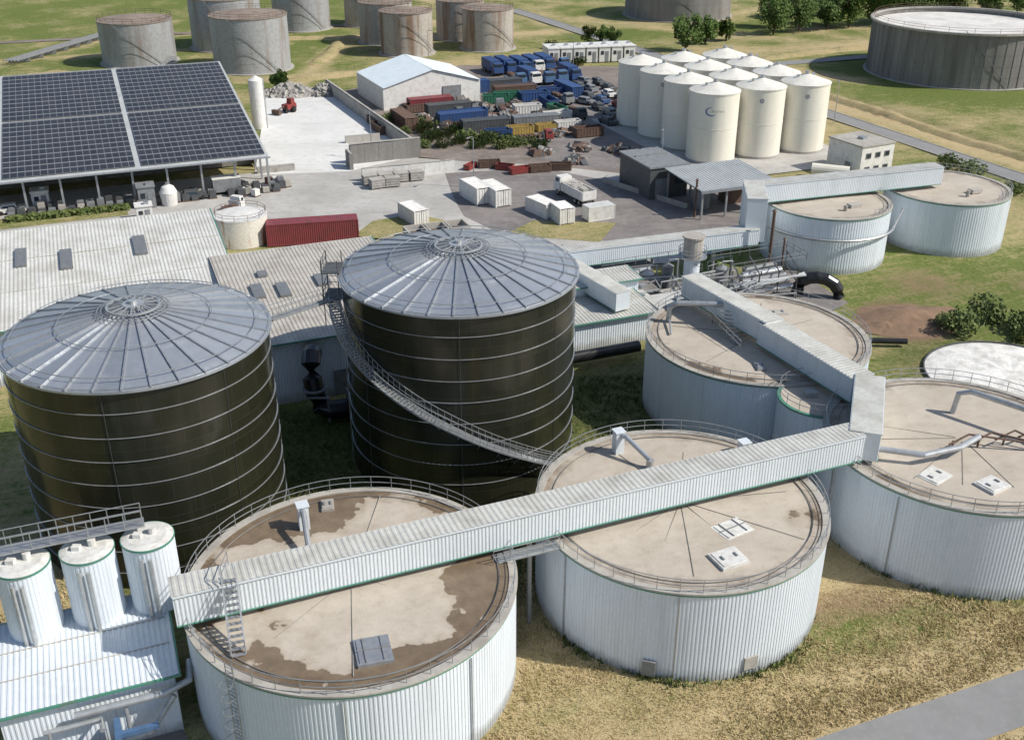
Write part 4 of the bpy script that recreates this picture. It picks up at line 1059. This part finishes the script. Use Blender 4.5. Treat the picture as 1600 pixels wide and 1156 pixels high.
smallbox('switch_room',(6.0,124.5),(5,3,2.2),AX,m_conc,m_concdark,'low concrete bunker with dark roof by the yard')
def vessel(c,r,h,m,lab):
    e=thing('process_vessel',(c[0],c[1],0),lab,'vessel','process vessels among the pipework')
    b=M(); b.cyl(c,r,0,h,20); b.cyl(c,r,h,h+r*.45,20,r*.25); part(b,'shell',m,e)
    b=M(); b.tube([(c[0],c[1],h+r*.4),(c[0],c[1],h+r*.4+.5),(c[0]+1.2,c[1]+.3,h+r*.4+.5),(c[0]+1.2,c[1]+.3,.5)],.1,6); part(b,'pipe',m_steel,e)
for c,r,h,m in (((16.2,119.6),.9,2.8,m_galv),((18.8,120.4),.7,3.4,m_grey),((24.2,115.8),1.0,2.4,m_galv),((22.0,111.6),.7,2.6,m_white),((8.2,116.3),.8,2.6,m_galv),((25.3,120.2),.8,3.2,m_grey),((15.6,108.2),.6,2.6,m_galv),((27.8,113.4),.9,2.0,m_rust)): vessel(c,r,h,m,'grey upright process vessel with bent pipe')
gallery([((5.0,117.4),(12.0,106.4),(4.1,3.7),(6.2,5.8),1.9)],'pale clad conveyor housing sloping down to the annex',name='inclined_conveyor',legs=[(8,112.6,0,3.8)])
e=thing('pipe_rack',(17,116,0),'tangle of steel pipes and grating walkways behind the tanks','machinery')
b=M(); b2=M()
for k in range(110):
    x,y=random.uniform(7,28),random.uniform(107,126); z=random.uniform(.5,3.8); r=random.uniform(.05,.16)
    if random.random()<.6: a=(x+random.uniform(2,6)*UA[0],y+random.uniform(2,6)*UA[1]*.9)
    else: a=(x+random.uniform(1,4)*UB[0],y+random.uniform(1,4)*UB[1])
    (b if k%2 else b2).tube([(x,y,0),(x,y,z),(a[0],a[1],z),(a[0],a[1],max(0,z-1.2))],r,6)
part(b,'pipework',m_steel,e); part(b2,'pipework',m_grey,e)
b=M(); rail_line(b,[(10.5,116.5,4.4),(20,120.4,4.4),(22,115.5,4.4)],1.0,1.3,.035); rail_line(b,[(24,121,3.9),(34,125,3.9),(35.5,121,3.9),(26,117,3.9)],1.0,1.3,.035); part(b,'railing',m_grey,e)
for k in range(34):
    b=M(); x,y=random.uniform(7,27),random.uniform(107,125); h_=random.uniform(.8,2); sx_,sy_=random.uniform(.6,1.6),random.uniform(.5,1.2)
    b.box((x,y,h_/2),(sx_,sy_,h_),AX); b.box((x,y,h_+.12),(sx_*.6,sy_*.6,.24),AX); part(b,'machine_unit',random.choice((m_grey,m_darkgrey,m_rubble)),e)
sheet('plant_apron',[(4,107),(18,110),(26,104),(40,117),(36,128),(6,120)],.03,g_asph)

# ---------------------------------------------------------------- small silos
o=(-29.6,45.9)
e=barn(o,9.8,7.4,4.7,5.1,'low white corrugated building under three small silos',m_gallery,(),'silo_building',pitch=.33)
for pts,r_ in (([(*S(o,2.2,-.6),3.0),(*S(o,5.4,-.6),3.0),(*S(o,5.4,-1.6),3.0)],.16),([(*S(o,1.5,-1.2),1.2),(*S(o,8,-1.2),1.6),(*S(o,9.6,-.6),3.4)],.2),([(*S(o,2.5,-1.0),0),(*S(o,2.5,-1.0),3.3)],.1),([(*S(o,4.0,-.8),3.9),(*S(o,9.2,-.8),3.9),(*S(o,10.6,-.2),3.9),(*S(o,10.8,1.2),4.2)],.22),([(*S(o,6.8,-.7),.3),(*S(o,6.8,-.7),3.7)],.13)):
    b=M(); b.tube(pts,r_,10); part(b,'pipe',m_steel,e)
e=thing('blue_conveyor',(*S(o,5.6,-2.4),0),'blue steel conveyor frame beside the low building','conveyor')
b=M(); b.box((*S(o,5.0,-2.6),1.0),(.35,3.5,.6),AX)
for q_ in (-1.5,0,1.5): b.box((*S(o,5.0,-2.6+q_),.35),(.5,.12,.7),AX)
part(b,'belt_frame',m_blue,e)
b=M(); b.box((*S(o,6.2,-2.2),1.8),(.35,3.0,2.2),AX); b.box((*S(o,7.4,-1.9),2.6),(2.2,.3,.3),AX); part(b,'side_guard',m_lblue,e)
def smallsilo(c):
    e=thing('small_silo',(c[0],c[1],4.9),'small white silo with green rim and twin downpipes','silo','three small white silos')
    b=M(); b.corr(c,1.6,5.0,9.9,.25,.02); part(b,'shell',m_cladding,e)
    b=M(); b.cyl(c,.7,4.6,5.05,16,1.56); part(b,'hopper',m_galv,e)
    b=M(); b.ring(c,1.45,1.67,9.9,10.03,40); part(b,'rim',m_green,e)
    b=M(); b.cyl(c,1.62,10.035,10.16,40,1.2); b.cyl((c[0]+.3,c[1]+.2),.25,10.1,10.6,10); b.box((c[0]-.5,c[1]-.3,10.3),(.5,.4,.3)); part(b,'roof',m_white2,e)
    for s in (-.28,.28):
        b=M(); b.tube([(c[0]+.35+s,c[1]-1.8,4.9),(c[0]+.35+s,c[1]-1.8,9.5)],.13,8); part(b,'downpipe',m_steel,e)
for c in ((-30.1,53.2),(-26.6,54.6),(-23.2,55.9)): smallsilo(c)
e=thing('silo_catwalk',(-27,56,10.3),'railed grating catwalk running over the small silos','walkway')
b=M(); a_=S((-26.6,54.6),-3.0,.55); b.box((*a_,10.75),(13.2,1.0,.1),AX); part(b,'grating',m_galv,e)
b=M()
for s in (-.5,.5):
    rail_line(b,[(*S(a_,-6.5,s),10.8),(*S(a_,6.5,s),10.8)],1.1,1.0,.032)
part(b,'railing',m_galv,e)
for k in (-6,-3,0,3,6):
    b=M(); b.tube([(*S(a_,k,.6),4.9 if k>-3 else 0),(*S(a_,k,.6),10.7)],.07,4); part(b,'post',m_galv,e)
sheet('plant_apron',[(-34,40),(-16,40),(-18,46),(-21,50),(-34,47)],.03,g_asph)

# ---------------------------------------------------------------- yard objects
def container(L_=12.2,W_=2.45,H_=2.6,m=m_redcont,name='shipping_container',label='dark red shipping container with ribbed sides',cat='container',group=None):
    e=thing(name,(0,0,0),label,cat,group)
    b=M(); x,y=L_/2,W_/2
    b.panel((-x,-y,.12),(x,-y,.12),(-x,-y,H_-.05),.28,.04); b.panel((x,y,.12),(-x,y,.12),(x,y,H_-.05),.28,.04)
    b.panel((-x,y,.12),(-x,-y,.12),(-x,y,H_-.05),.28,.04); b.panel((-x,-y,H_),(x,-y,H_),(-x,y,H_),.28,.03); part(b,'body',m,e,world=False)
    b=M()
    for sx in (-1,1):
        for sy in (-1,1): b.box((sx*x,sy*y,H_/2),(.16,.16,H_))
    for sy in (-1,1):
        b.box((0,sy*y,.08),(L_-.18,.14,.16)); b.box((0,sy*y,H_-.02),(L_-.18,.14,.12))
    part(b,'frame',m,e,world=False)
    for sy in (-.5,.5):
        b=M(); b.box((x+.02,sy*y,H_/2),(.06,y-.1,H_-.3))
        b.tube([(x+.08,sy*y*.6,.2),(x+.08,sy*y*.6,H_-.2)],.03,4); b.tube([(x+.08,sy*y*1.4,.2),(x+.08,sy*y*1.4,H_-.2)],.03,4)
        part(b,'door',m,e,world=False)
    return e
c1=container(H_=3.0); c1.location=(-27.2,138.6,.03); c1.rotation_euler=(0,0,ra(12))
cs_=container(9,2.45,2.6,m_blue,'storage_container','weathered storage container in the scrapyard','container','containers in the scrapyard'); cs_.location=(-9.5,231.5,.03); cs_.rotation_euler=(0,0,ra(20))
for p,a,m_ in (((-2.5,234.2),20,m_darkgrey),((12,230),-66,m_blue),((-16.5,216.5),22,m_redcont),((-9.8,204.2),22,m_blue),((-5,198.5),18,m_darkgrey),((4.5,201.5),15,m_grey),((-20.5,203.0),-66,m_rust),((-12.5,211.5),22,m_darkgrey),((0.5,228),18,m_rust)):
    dup(cs_,(*p,.03),ra(a),(1,1,.9),swap=(m_blue,m_) if m_ is not m_blue else None)
cw=container(6,2.45,2.6,m_white,'white_container','white box container standing in the yard','container','white containers in the yard'); cw.location=(-5.5,157,.04); cw.rotation_euler=(0,0,ra(-62))
dup(cw,(-2.7,156,.04),ra(-62)); dup(cw,(-14.2,147.3,.06),ra(-58),(.85,.9,.8)); dup(cw,(4.4,150.3,.04),ra(-55),(.85,.9,.8)); dup(cw,(7.2,147.0,.06),ra(-68),(.6,.9,.9)); dup(cw,(12.5,148,.06),ra(25),(.7,.8,.8))
cr=(-36.8,138.6)
e=thing('rusty_tank',(*cr,0),'squat white round tank with orange rust streaks','tank')
b=M(); b.cyl(cr,3.5,0,3.8,48,cap=False); part(b,'shell',m_ruststreak,e,smooth=True)
b=M(); b.cyl(cr,3.55,3.8,4.1,48,.3); part(b,'roof',m_white,e)
b=M(); rail_ring(b,cr,3.4,3.8,.8,posts=12,r=.03); part(b,'railing',m_rust,e)
def truck(mc,mb,label,kind='box',group=None):
    e=thing('lorry',(0,0,0),label,'truck',group)
    b=M(); b.box((0,0,.75),(8.2,.9,.25)); b.box((2.9,0,.6),(1.0,2.2,.5)); part(b,'chassis',m_darkgrey,e,world=False)
    b=M(); b.box((3.6,0,1.35),(1.9,2.4,1.2)); b.box((3.5,0,2.4),(1.7,2.3,.95),0,0,.86); part(b,'cab',mc,e,world=False)
    b=M(); b.box((4.33,0,2.35),(.12,1.9,.6)); b.box((3.6,1.08,2.35),(.9,.1,.55)); b.box((3.6,-1.08,2.35),(.9,.1,.55)); part(b,'windscreen',m_glass,e,world=False)
    b=M()
    if kind=='box': 
        b.box((-.9,0,2.0),(6.2,2.35,2.2)); 
        for k in range(8): b.box((-3.7+k*.8,0,2.0),(.08,2.43,2.26))
    elif kind=='tipper':
        b.box((-.9,0,1.05),(6.2,2.4,.15))
        for s in (-1,1): 
            b.box((-.9,s*1.2,1.75),(6.2,.12,1.3))
            for k in range(9): b.box((-3.8+k*.73,s*1.3,1.75),(.1,.1,1.3))
        b.box((2.2,0,1.85),(.12,2.28,1.5)); b.box((-4.0,0,1.75),(.12,2.28,1.3)); 
        for k in range(14): b.box((random.uniform(-3.4,1.8),random.uniform(-.7,.7),2.1),(1.0,.9,random.uniform(.3,.8)),random.random(),1)
    elif kind=='flat':
        b.box((-.9,0,1.05),(6.2,2.4,.18)); b.box((2.15,0,1.7),(.12,2.3,1.2))
        for k in range(5): b.box((-3.2+k*1.1,random.uniform(-.4,.4),1.5),(.8,1.2,.7),random.random(),1)
    part(b,'cargo_body',[mb,m_rust if kind=='flat' else m_conc],e,world=False)
    for x in (3.3,-1.8,-3.0):
        for s in (-1,1):
            b=M(); b.tube([(x,s*.85,.5),(x,s*1.2,.5)],.5,14); b.tube([(x,s*1.2,.5),(x,s*1.22,.5)],.25,10,m=1); part(b,'wheel',[m_tyre,m_galv],e,world=False)
    return e
tw=truck(m_white,m_white,'white tipper lorry parked on the asphalt yard','tipper'); tw.location=(9.6,156.8,.04); tw.rotation_euler=(0,0,ra(118))
tb=truck(m_blue,m_blue,'blue box lorry parked in a tight row','box','blue lorries parked in rows')
tbf=truck(m_lblue,m_grey,'blue flatbed lorry parked in a row','flat','blue lorries parked in rows')
tbw=truck(m_white,m_blue,'blue lorry with white cab parked in a row','box','blue lorries parked in rows')
P0=(-4.6,252.5)
tb.location=(*P0,.03); tb.rotation_euler=(0,0,ra(-68))
for k in range(1,6): dup(random.choice((tb,tbf,tbw)) if k>1 else tb,(*S(P0,k*3.3,random.uniform(-.8,.8)),.03),ra(-68+random.uniform(-3,3)))
tbf.location=(*S(P0,.6,-12.5),.03); tbf.rotation_euler=(0,0,ra(-68))
tbw.location=(*S(P0,3.9,-12.8),.03); tbw.rotation_euler=(0,0,ra(-66))
for k in range(2,5): dup(random.choice((tb,tbf,tbw)),(*S(P0,.6+k*3.3,-12.5+random.uniform(-.8,.8)),.03),ra(-68+random.uniform(-3,3)))
for p,a,s_ in (((-2,213.5),100,.75),((12.5,210),-70,.8),((10,222.5),-60,.85),((4,190.5),15,.75),((-21,213.5),60,.75)):
    q=dup(tbf,(*p,.03),ra(a),s_,swap=(m_lblue,random.choice((m_red,m_darkgrey,m_white,m_grey,m_grey))),label='worn flatbed lorry among the scrap'); q['group']='worn lorries in the scrapyard'
def car(mb,label,group=None):
    e=thing('parked_car',(0,0,0),label,'car',group)
    b=M(); b.box((0,0,.62),(4.3,1.75,.6),0,0,.97); b.box((-.2,0,1.15),(2.4,1.55,.5),0,0,.82); part(b,'body',mb,e,world=False)
    b=M(); b.box((-.2,0,1.12),(2.46,1.4,.36),0,0,.86); b.box((-.2,0,1.12),(1.9,1.6,.34),0,0,.86); part(b,'window',m_glass,e,world=False)
    for x in (1.35,-1.35):
        for s in (-1,1):
            b=M(); b.tube([(x,s*.7,.33),(x,s*.9,.33)],.33,12); part(b,'wheel',m_tyre,e,world=False)
    return e
cd=car(m_darkgrey,'dark grey car parked beside the shed'); cd.location=(-48.6,157.2,.04); cd.rotation_euler=(0,0,ra(20))
cwht=car(m_white,'white car parked by the kiosk'); cwht.location=(-73.6,150.5,.04); cwht.rotation_euler=(0,0,ra(25))
for p,a,m_ in (((14.5,236),-60,m_darkgrey),((17,233),-65,m_grey),((16,226),-55,m_darkgrey),((18.5,222),-62,m_blue),((17.5,216),-70,m_darkgrey),((19.5,211),-66,m_grey),((18.4,204),-60,m_darkgrey),((15,221),-40,m_grey),((20.5,228),-68,m_white),((19,240),-60,m_darkgrey),((22,218),-64,m_red),((21,234),-62,m_darkgrey),((23,224),-66,m_darkgrey),((16,241),-50,m_grey)):
    q=dup(cd,(*p,.03),ra(a),swap=(m_darkgrey,m_),label='old car parked beside the scrapyard lane'); q['group']='cars along the scrapyard lane'
e=thing('box_trailer',(-44.2,160.4,0),'small grey box trailer behind the dark car','trailer')
b=M(); b.box((-44.2,160.4,1.5),(4.2,2.1,2.0),AX); part(b,'body',m_grey,e)
b=M(); b.box((-44.2,160.4,2.55),(4.3,2.2,.12),AX); part(b,'roof',m_white,e)
for s in (-1,1):
    b=M(); p=S((-44.2,160.4),0,s*1.05); q=S((-44.2,160.4),0,s*1.2); b.tube([(*p,.4),(*q,.4)],.4,12); part(b,'wheel',m_tyre,e)
smallbox('kiosk',(-70.2,153.5),(2.4,2.4,2.6),AX,m_white,m_white,'small white kiosk in front of the solar shed','kiosk')
smallbox('grey_cabin',(-54.5,153.8),(2.4,2.6,3.2),AX,m_grey,m_grey,'narrow grey cabin beside a white tank','cabin')
smallbox('white_cabin',(-53,147.6),(2.2,2.0,2.2),AX,m_white,m_white,'small white cabin by the verge','cabin')
e=thing('plastic_tank',(-51.4,154.5,0),'bulbous white plastic tank standing upright','tank')
b=M(); b.cyl((-51.4,154.5),1.1,0,2.0,20,1.3); b.cyl((-51.4,154.5),1.3,2.0,2.8,20,.9); b.cyl((-51.4,154.5),.9,2.8,3.2,20,.2); part(b,'shell',m_white,e)
b=M(); b.cyl((-51.4,154.5),.3,3.15,3.4,12); part(b,'lid',m_grey,e)
tt=truck(m_white,m_white,'white service truck near the barn','flat'); tt.location=(-41.2,149.4,.04); tt.rotation_euler=(0,0,ra(70)); tt.scale=(.62,.8,.8)
pal=thing('pallet_stack',(0,0,0),'wrapped pallet stack under the shed eave','pallet','pallet stacks in front of the shed')
b=M(); b.box((0,0,.07),(1.2,1.0,.14)); b.box((0,0,.02),(1.2,.2,.04)); part(b,'pallet',m_rust,pal,world=False)
b=M(); b.box((0,0,.6),(1.0,.9,.9)); b.box((0,0,1.09),(.9,.8,.08)); part(b,'wrapped_goods',m_grey,pal,world=False)
n=0
for row in range(3):
    for k in range(30):
        if random.random()<.3: continue
        p=S(so_,58+k*1.35+random.uniform(-.1,.1),1.8-row*1.4)
        if n==0: pal.location=(*p,.04); pal.rotation_euler=(0,0,AX)
        else: dup(pal,(*p,.04),AX,random.choice(((1,1,1),(1,1,.7),(1,1,1.3))),swap=(m_grey,random.choice((m_grey,m_conc,m_darkgrey,m_darkgrey))))
        n+=1
for k in range(10):
    p=S(so_,90.5+random.uniform(0,8),-1+random.uniform(-2,5)); dup(pal,(*p,.04),random.random(),swap=(m_grey,random.choice((m_rust,m_white,m_conc,m_darkgrey))))
def wall(a,b_,h,wd,m,label,name='concrete_wall'):
    a,c=Vector((*a,0)),Vector((*b_,0)); d=c-a; n=max(1,int(d.length/2.4)); e=thing(name,((a.x+c.x)/2,(a.y+c.y)/2,0),label,'wall')
    B=M(); an=math.atan2(d.y,d.x)
    for k in range(n):
        q=a+d*((k+.5)/n); hh=h*random.uniform(.96,1.02); B.box((q.x,q.y,hh/2),(d.length/n-.03,wd,hh),an)
    part(B,'blocks',m,e)
    B=M(); q=(a+c)/2; B.box((q.x,q.y,h*1.05),(d.length,wd*.7,.1),an); part(B,'coping',m_conc,e); return e
wall((-39.9,233),(-16.2,181),2.4,.6,m_conc,'long pale concrete retaining wall beside the white yard')
wall((-27.3,176.6),(-15.8,181),3.2,.8,m_concdark,'grey stacked concrete block wall')
wall((-24,166.5),(-9.5,171.8),2.0,.5,m_white,'low white block wall in the yard')
wall((-27.6,175.8),(-26.5,172.8),2.6,.6,m_concdark,'short grey block wall return')
wall((-41.8,170.8),(-36,173),1.0,.8,m_rubble,'low brown timber stack by the shed')
wall((-30,190),(-24,192),1.2,.6,m_conc,'short concrete block wall in the dusty yard')
wall((14.5,166),(26,152.5),.7,.3,m_conc,'low kerb wall in front of the sheds')
def heap(c,rx,ry,h,n,m,label,name='rubble_heap',sz=(.5,1.5),rz=0):
    b=M(); vs=[(0,0,h*.8)]; K=20
    for rr,zz in ((.45,.55),(.8,.22),(1.05,0)):
        for k in range(K):
            a=2*math.pi*k/K; j=random.uniform(.8,1.2); vs.append((rx*rr*j*math.cos(a),ry*rr*j*math.sin(a),h*zz*random.uniform(.5,1.3)-.05))
    fs=[(0,1+k,1+(k+1)%K) for k in range(K)]
    for r_ in range(2):
        for k in range(K): fs.append((1+r_*K+k,1+(r_+1)*K+k,1+(r_+1)*K+(k+1)%K,1+r_*K+(k+1)%K))
    b.add(vs,fs)
    for k in range(n):
        a=random.uniform(0,6.28); q=math.sqrt(random.random()); s=random.uniform(*sz)
        x,y=rx*q*math.cos(a),ry*q*math.sin(a); z=h*(1-q)*.85
        cx=Matrix.Rotation(random.uniform(-.6,.6),3,'X')@Matrix.Rotation(random.uniform(-.6,.6),3,'Y')@Matrix.Rotation(random.random()*3,3,'Z')
        fy,fz=random.uniform(.12,.45),random.uniform(.1,.35)
        pts=[cx@Vector((sx*s*.5,sy*s*fy,sz_*s*fz)) for sz_ in (-1,1) for sx,sy in ((-1,-1),(1,-1),(1,1),(-1,1))]
        b.add([(p.x+x,p.y+y,p.z+z) for p in pts],[(3,2,1,0),(4,5,6,7),(0,1,5,4),(1,2,6,5),(2,3,7,6),(3,0,4,7)],random.randrange(len(m)) if isinstance(m,list) else 0)
    return solo(b,name,m,label,'heap',(*c,0),rz=rz)
heap((-47,229.5),7,3.2,3.0,200,[m_rubble,m_conc],'long heap of grey broken concrete rubble',rz=.0)
heap((-40,229.5),4,2.4,2.6,110,[m_rubble,m_concdark],'heap of dark rubble against the wall')
SCR=[m_rust,m_grey,m_rust,m_concdark,m_darkgrey,m_rust,m_darkgrey,m_rubble,m_rust]
scr=[((-17,222),4.5,2.2),((-11,220),4,2.0),((-14,214),3.6,1.8),((-6,216),3.5,1.6),((-22,209),3.2,1.7),((-18,206),2.8,1.4),((4,205),3.5,1.0),((9,203),3.8,.9),((-1,209),3.,1.2),((13,200),2.4,.9),((8,196),3,.8),((0,199),2.5,1.0),((-7,204),2.8,1.3),((22,206),3,1.1),((19,184),3.4,1.1),((12,186),2.4,.8),((-4,226),3,1.5),((4,226),3.5,1.3),((5,183),2.2,.8),((22,176),3,1.),((-20,218),2.5,1.3),((-3,203),2.2,.9),((-12,201),2.4,1.0),((6,211),2.4,1.1),((1,219),2.8,1.3),((-9,227),2.2,1.2),((11,178),2.2,.7),((-13,208.5),2.4,1.3)]
for i,(p,r,h) in enumerate(scr):
    heap(p,r,r*.7,h,65,SCR,'heap of mixed rusty scrap metal and parts','scrap_heap',(.4,1.7),rz=random.random()*3)
def skip(m,label):
    e=thing('skip_container',(0,0,0),label,'skip','open skips in the scrapyard')
    b=M(); x,y,h=3.0,1.2,1.7; t=.1
    for s in (-1,1):
        b.box((0,s*y,h/2+.15),(2*x,t,h))
        for k in range(9): b.box((-x+.3+k*.67,s*(y+.08),h/2+.15),(.1,.08,h-.1))
        b.box((s*x,0,h/2+.15),(t,2*y-t,h))
    b.box((0,0,.2),(2*x-t,2*y-t,.1)); part(b,'body',m,e,world=False)
    b=M()
    for s in (-1,1): b.box((0,s*(y+.02),h+.2),(2*x+.2,.18,.12)); b.box((s*(x+.02),0,h+.2),(.18,2*y-.2,.12))
    part(b,'rim',m,e,world=False)
    b=M()
    for k in range(12): b.box((random.uniform(-2.4,2.4),random.uniform(-.7,.7),random.uniform(.6,1.2)),(random.uniform(.5,1.4),.6,.5),random.random()*3)
    part(b,'scrap_load',m_rust,e,world=False)
    return e
mats_={'blue':m_blue,'green':m_greenp,'red':m_red,'rust':m_rust,'yellow':m_yellow,'white':m_white,'grey':m_grey}
SK={k:skip(m,'open %s skip with scrap inside'%k) for k,m in mats_.items()}
pl=[('blue',(2,231),15,1),('green',(-3.3,222),10,.9),('blue',(-11.2,207.5),22,.9),('blue',(-7.6,209),22,.9),('blue',(4.5,224),20,1),('blue',(7.5,219),-70,.9),('rust',(-19,214),30,.9),('rust',(-26,203),-65,.8),('rust',(-24.5,198),-65,.8),('green',(-1,224.5),12,.9),('yellow',(1.5,196.5),18,.8),('yellow',(6.5,199),22,.7),('white',(8.8,207),30,.9),('white',(3,213),15,.9),('blue',(-2.5,194),15,.8),('red',(-1.2,173.0),-20,.5),('red',(1.2,171.0),25,.55),('red',(-6.9,173.6),60,.45),('rust',(14,195),20,.9),('rust',(-15,225),20,.7),('grey',(-9.5,213),40,.9),('blue',(8,229),18,.9),('rust',(-8,199),10,.8),('white',(10.5,200.5),20,.8),('blue',(-13,229),20,.8),('green',(9,213),-60,.8),('rust',(4.6,172.0),15,.6),('rust',(8.0,173),0,.6),('rust',(-3.8,174.5),10,.6)]
used=set()
for k,p,a,s_ in pl:
    if k not in used: used.add(k); SK[k].location=(*p,.03); SK[k].rotation_euler=(0,0,ra(a)); SK[k].scale=(s_,)*3
    else: dup(SK[k],(*p,.03),ra(a),s_)
cb=smallbox('site_cabin',(0,0),(2.6,6,2.9),0,m_white,m_white,'white site cabin in a row of cabins','cabin'); cb['group']='row of white site cabins'
st=(9.5,266.5); cb.location=(*st,0); cb.rotation_euler=(0,0,ra(12)); cb.scale=(1.05,1.05,1.2)
for k in range(1,7): dup(cb,(st[0]+3.1*k,st[1]+.65*k,0),ra(12))
cr_=thing('timber_crate',(0,0,0),'weathered timber crate stack in the yard','crate','crates beside the white wall')
b=M(); b.box((0,0,.8),(2.2,1.6,1.3)); 
for k in range(4): b.box((0,0,.25+k*.38),(2.3,1.7,.1))
part(b,'slats',m_rubble,cr_,world=False)
b=M(); b.box((0,0,1.5),(2.3,1.7,.08)); part(b,'lid',m_conc,cr_,world=False)
cr_.location=(-22.6,165.0,.04); cr_.rotation_euler=(0,0,AX)
for k in range(1,4): dup(cr_,(*S((-22.6,165.0),2.5*k,-.2*k),.04),AX)
dup(cr_,(*S((-22.6,165),.5,-2.5),.04),AX+.1); dup(cr_,(*S((-22.6,165),3,-2.5),.04),AX-.1)
e=thing('wheel_loader',(-44.5,214,0),'small red wheel loader at the rubble heap','loader')
b=M(); b.box((-44.5,214,1.2),(2.6,1.6,.9),1.0); b.box((-44.2,214.4,2.1),(1.1,1.3,1.1),1.0,0,.85); part(b,'body',m_red,e)
b=M(); b.tube([(-45.2,213,1.4),(-46.2,211.6,1.0)],.15,6); b.box((-46.5,211.2,.6),(.8,2.0,.8),1.0); part(b,'bucket',m_rust,e)
for dx,dy in ((-.9,-.1),(.3,.9),(-.3,-1.1),(1.0,-.2)):
    b=M(); b.tube([(-44.5+dx-.15,214+dy,.6),(-44.5+dx+.2,214+dy-.12,.6)],.6,12); part(b,'wheel',m_tyre,e)
e=thing('concrete_pit',(-10.5,141,0),'open rusty concrete bays in the yard island','pit')
b=M()
for k in range(3):
    c=S((-13.2,139.6),k*3.0,0)
    for s in (-1.3,1.3): b.box((*S(c,s,0),.7),(.25,3.2,1.4),AX)
    b.box((*S(c,0,1.6),.7),(2.4,.25,1.4),AX); b.box((*S(c,0,-1.6),.7),(2.4,.25,1.4),AX)
part(b,'bay_walls',m_conc,e)
b=M()
for k in range(3): b.box((*S((-13.2,139.6),k*3.0,0),.5),(2.3,2.9,.1),AX)
part(b,'bay_floor',m_rust,e)
lp=thing('street_lamp',(0,0,0),'slim grey lamp post beside the yard','lamp','lamp posts around the yard')
b=M(); b.cyl((0,0),.1,0,8,8,.06); part(b,'post',m_galv,lp,world=False)
b=M(); b.tube([(0,0,8),(.5,0,8.2),(1.2,0,8.2)],.05,5); b.box((1.5,0,8.2),(.7,.3,.12)); part(b,'lamp_head',m_grey,lp,world=False)
lp.location=(-24,180,0)
for p in ((14,250),(24,168),(-6,163),(62,205),(-20,262)): dup(lp,p,random.random()*6)
e=thing('field_pipe_rack',(-118,285,0),'low rusty pipe rack crossing the field','pipe')
b=M()
for k in range(5): b.tube([(-122+k*.8,262,1),(-108+k*.8,322,1)],.16,5)
for k in range(12): b.box((-120+k*1.25,266+k*5,.5),(5,.3,1.0),.2)
part(b,'pipe_run',m_grey,e)
def bank(a,c,wd,h):
    a,c=Vector((*a,0)),Vector((*c,0)); d=(c-a).normalized(); n=Vector((-d.y,d.x,0)); K=int((c-a).length/2); b=M(); vs=[]; wob=random.random()*6
    for k in range(K+1):
        q=a+(c-a)*(k/K)+n*(.5*math.sin(k*.35+wob)); t=min(1,k/3,(K-k)/3); hh=h*t*random.uniform(.6,1.15)
        for s,z in ((-1,-.25),(-.45,hh*.7),(0,hh),(.45,hh*.7),(1,-.25)):
            vs.append((q.x+n.x*wd*s+random.gauss(0,.2),q.y+n.y*wd*s+random.gauss(0,.2),z))
    b.add(vs,[(5*k+j,5*k+j+1,5*k+j+6,5*k+j+5) for k in range(K) for j in range(4)])
    ob=struct(b,'earth_bank',me.materials[0],True); c2=ob.data.color_attributes.new('zone','FLOAT_COLOR','POINT')
    for k in range(len(ob.data.vertices)): c2.data[k].color=(.7,.15,.1,1)
bank((60,245),(97,158),2.0,.7); bank((-52,245),(-18,257),2.2,1.0); bank((-48,262),(-44,305),2.2,.9); bank((58,268),(120,300),2.2,.8); bank((-112,252),(-50,243),1.8,.8); bank((-20,262),(10,268),2.2,.9)
bank((-84,295),(-48,300),1.8,.8)
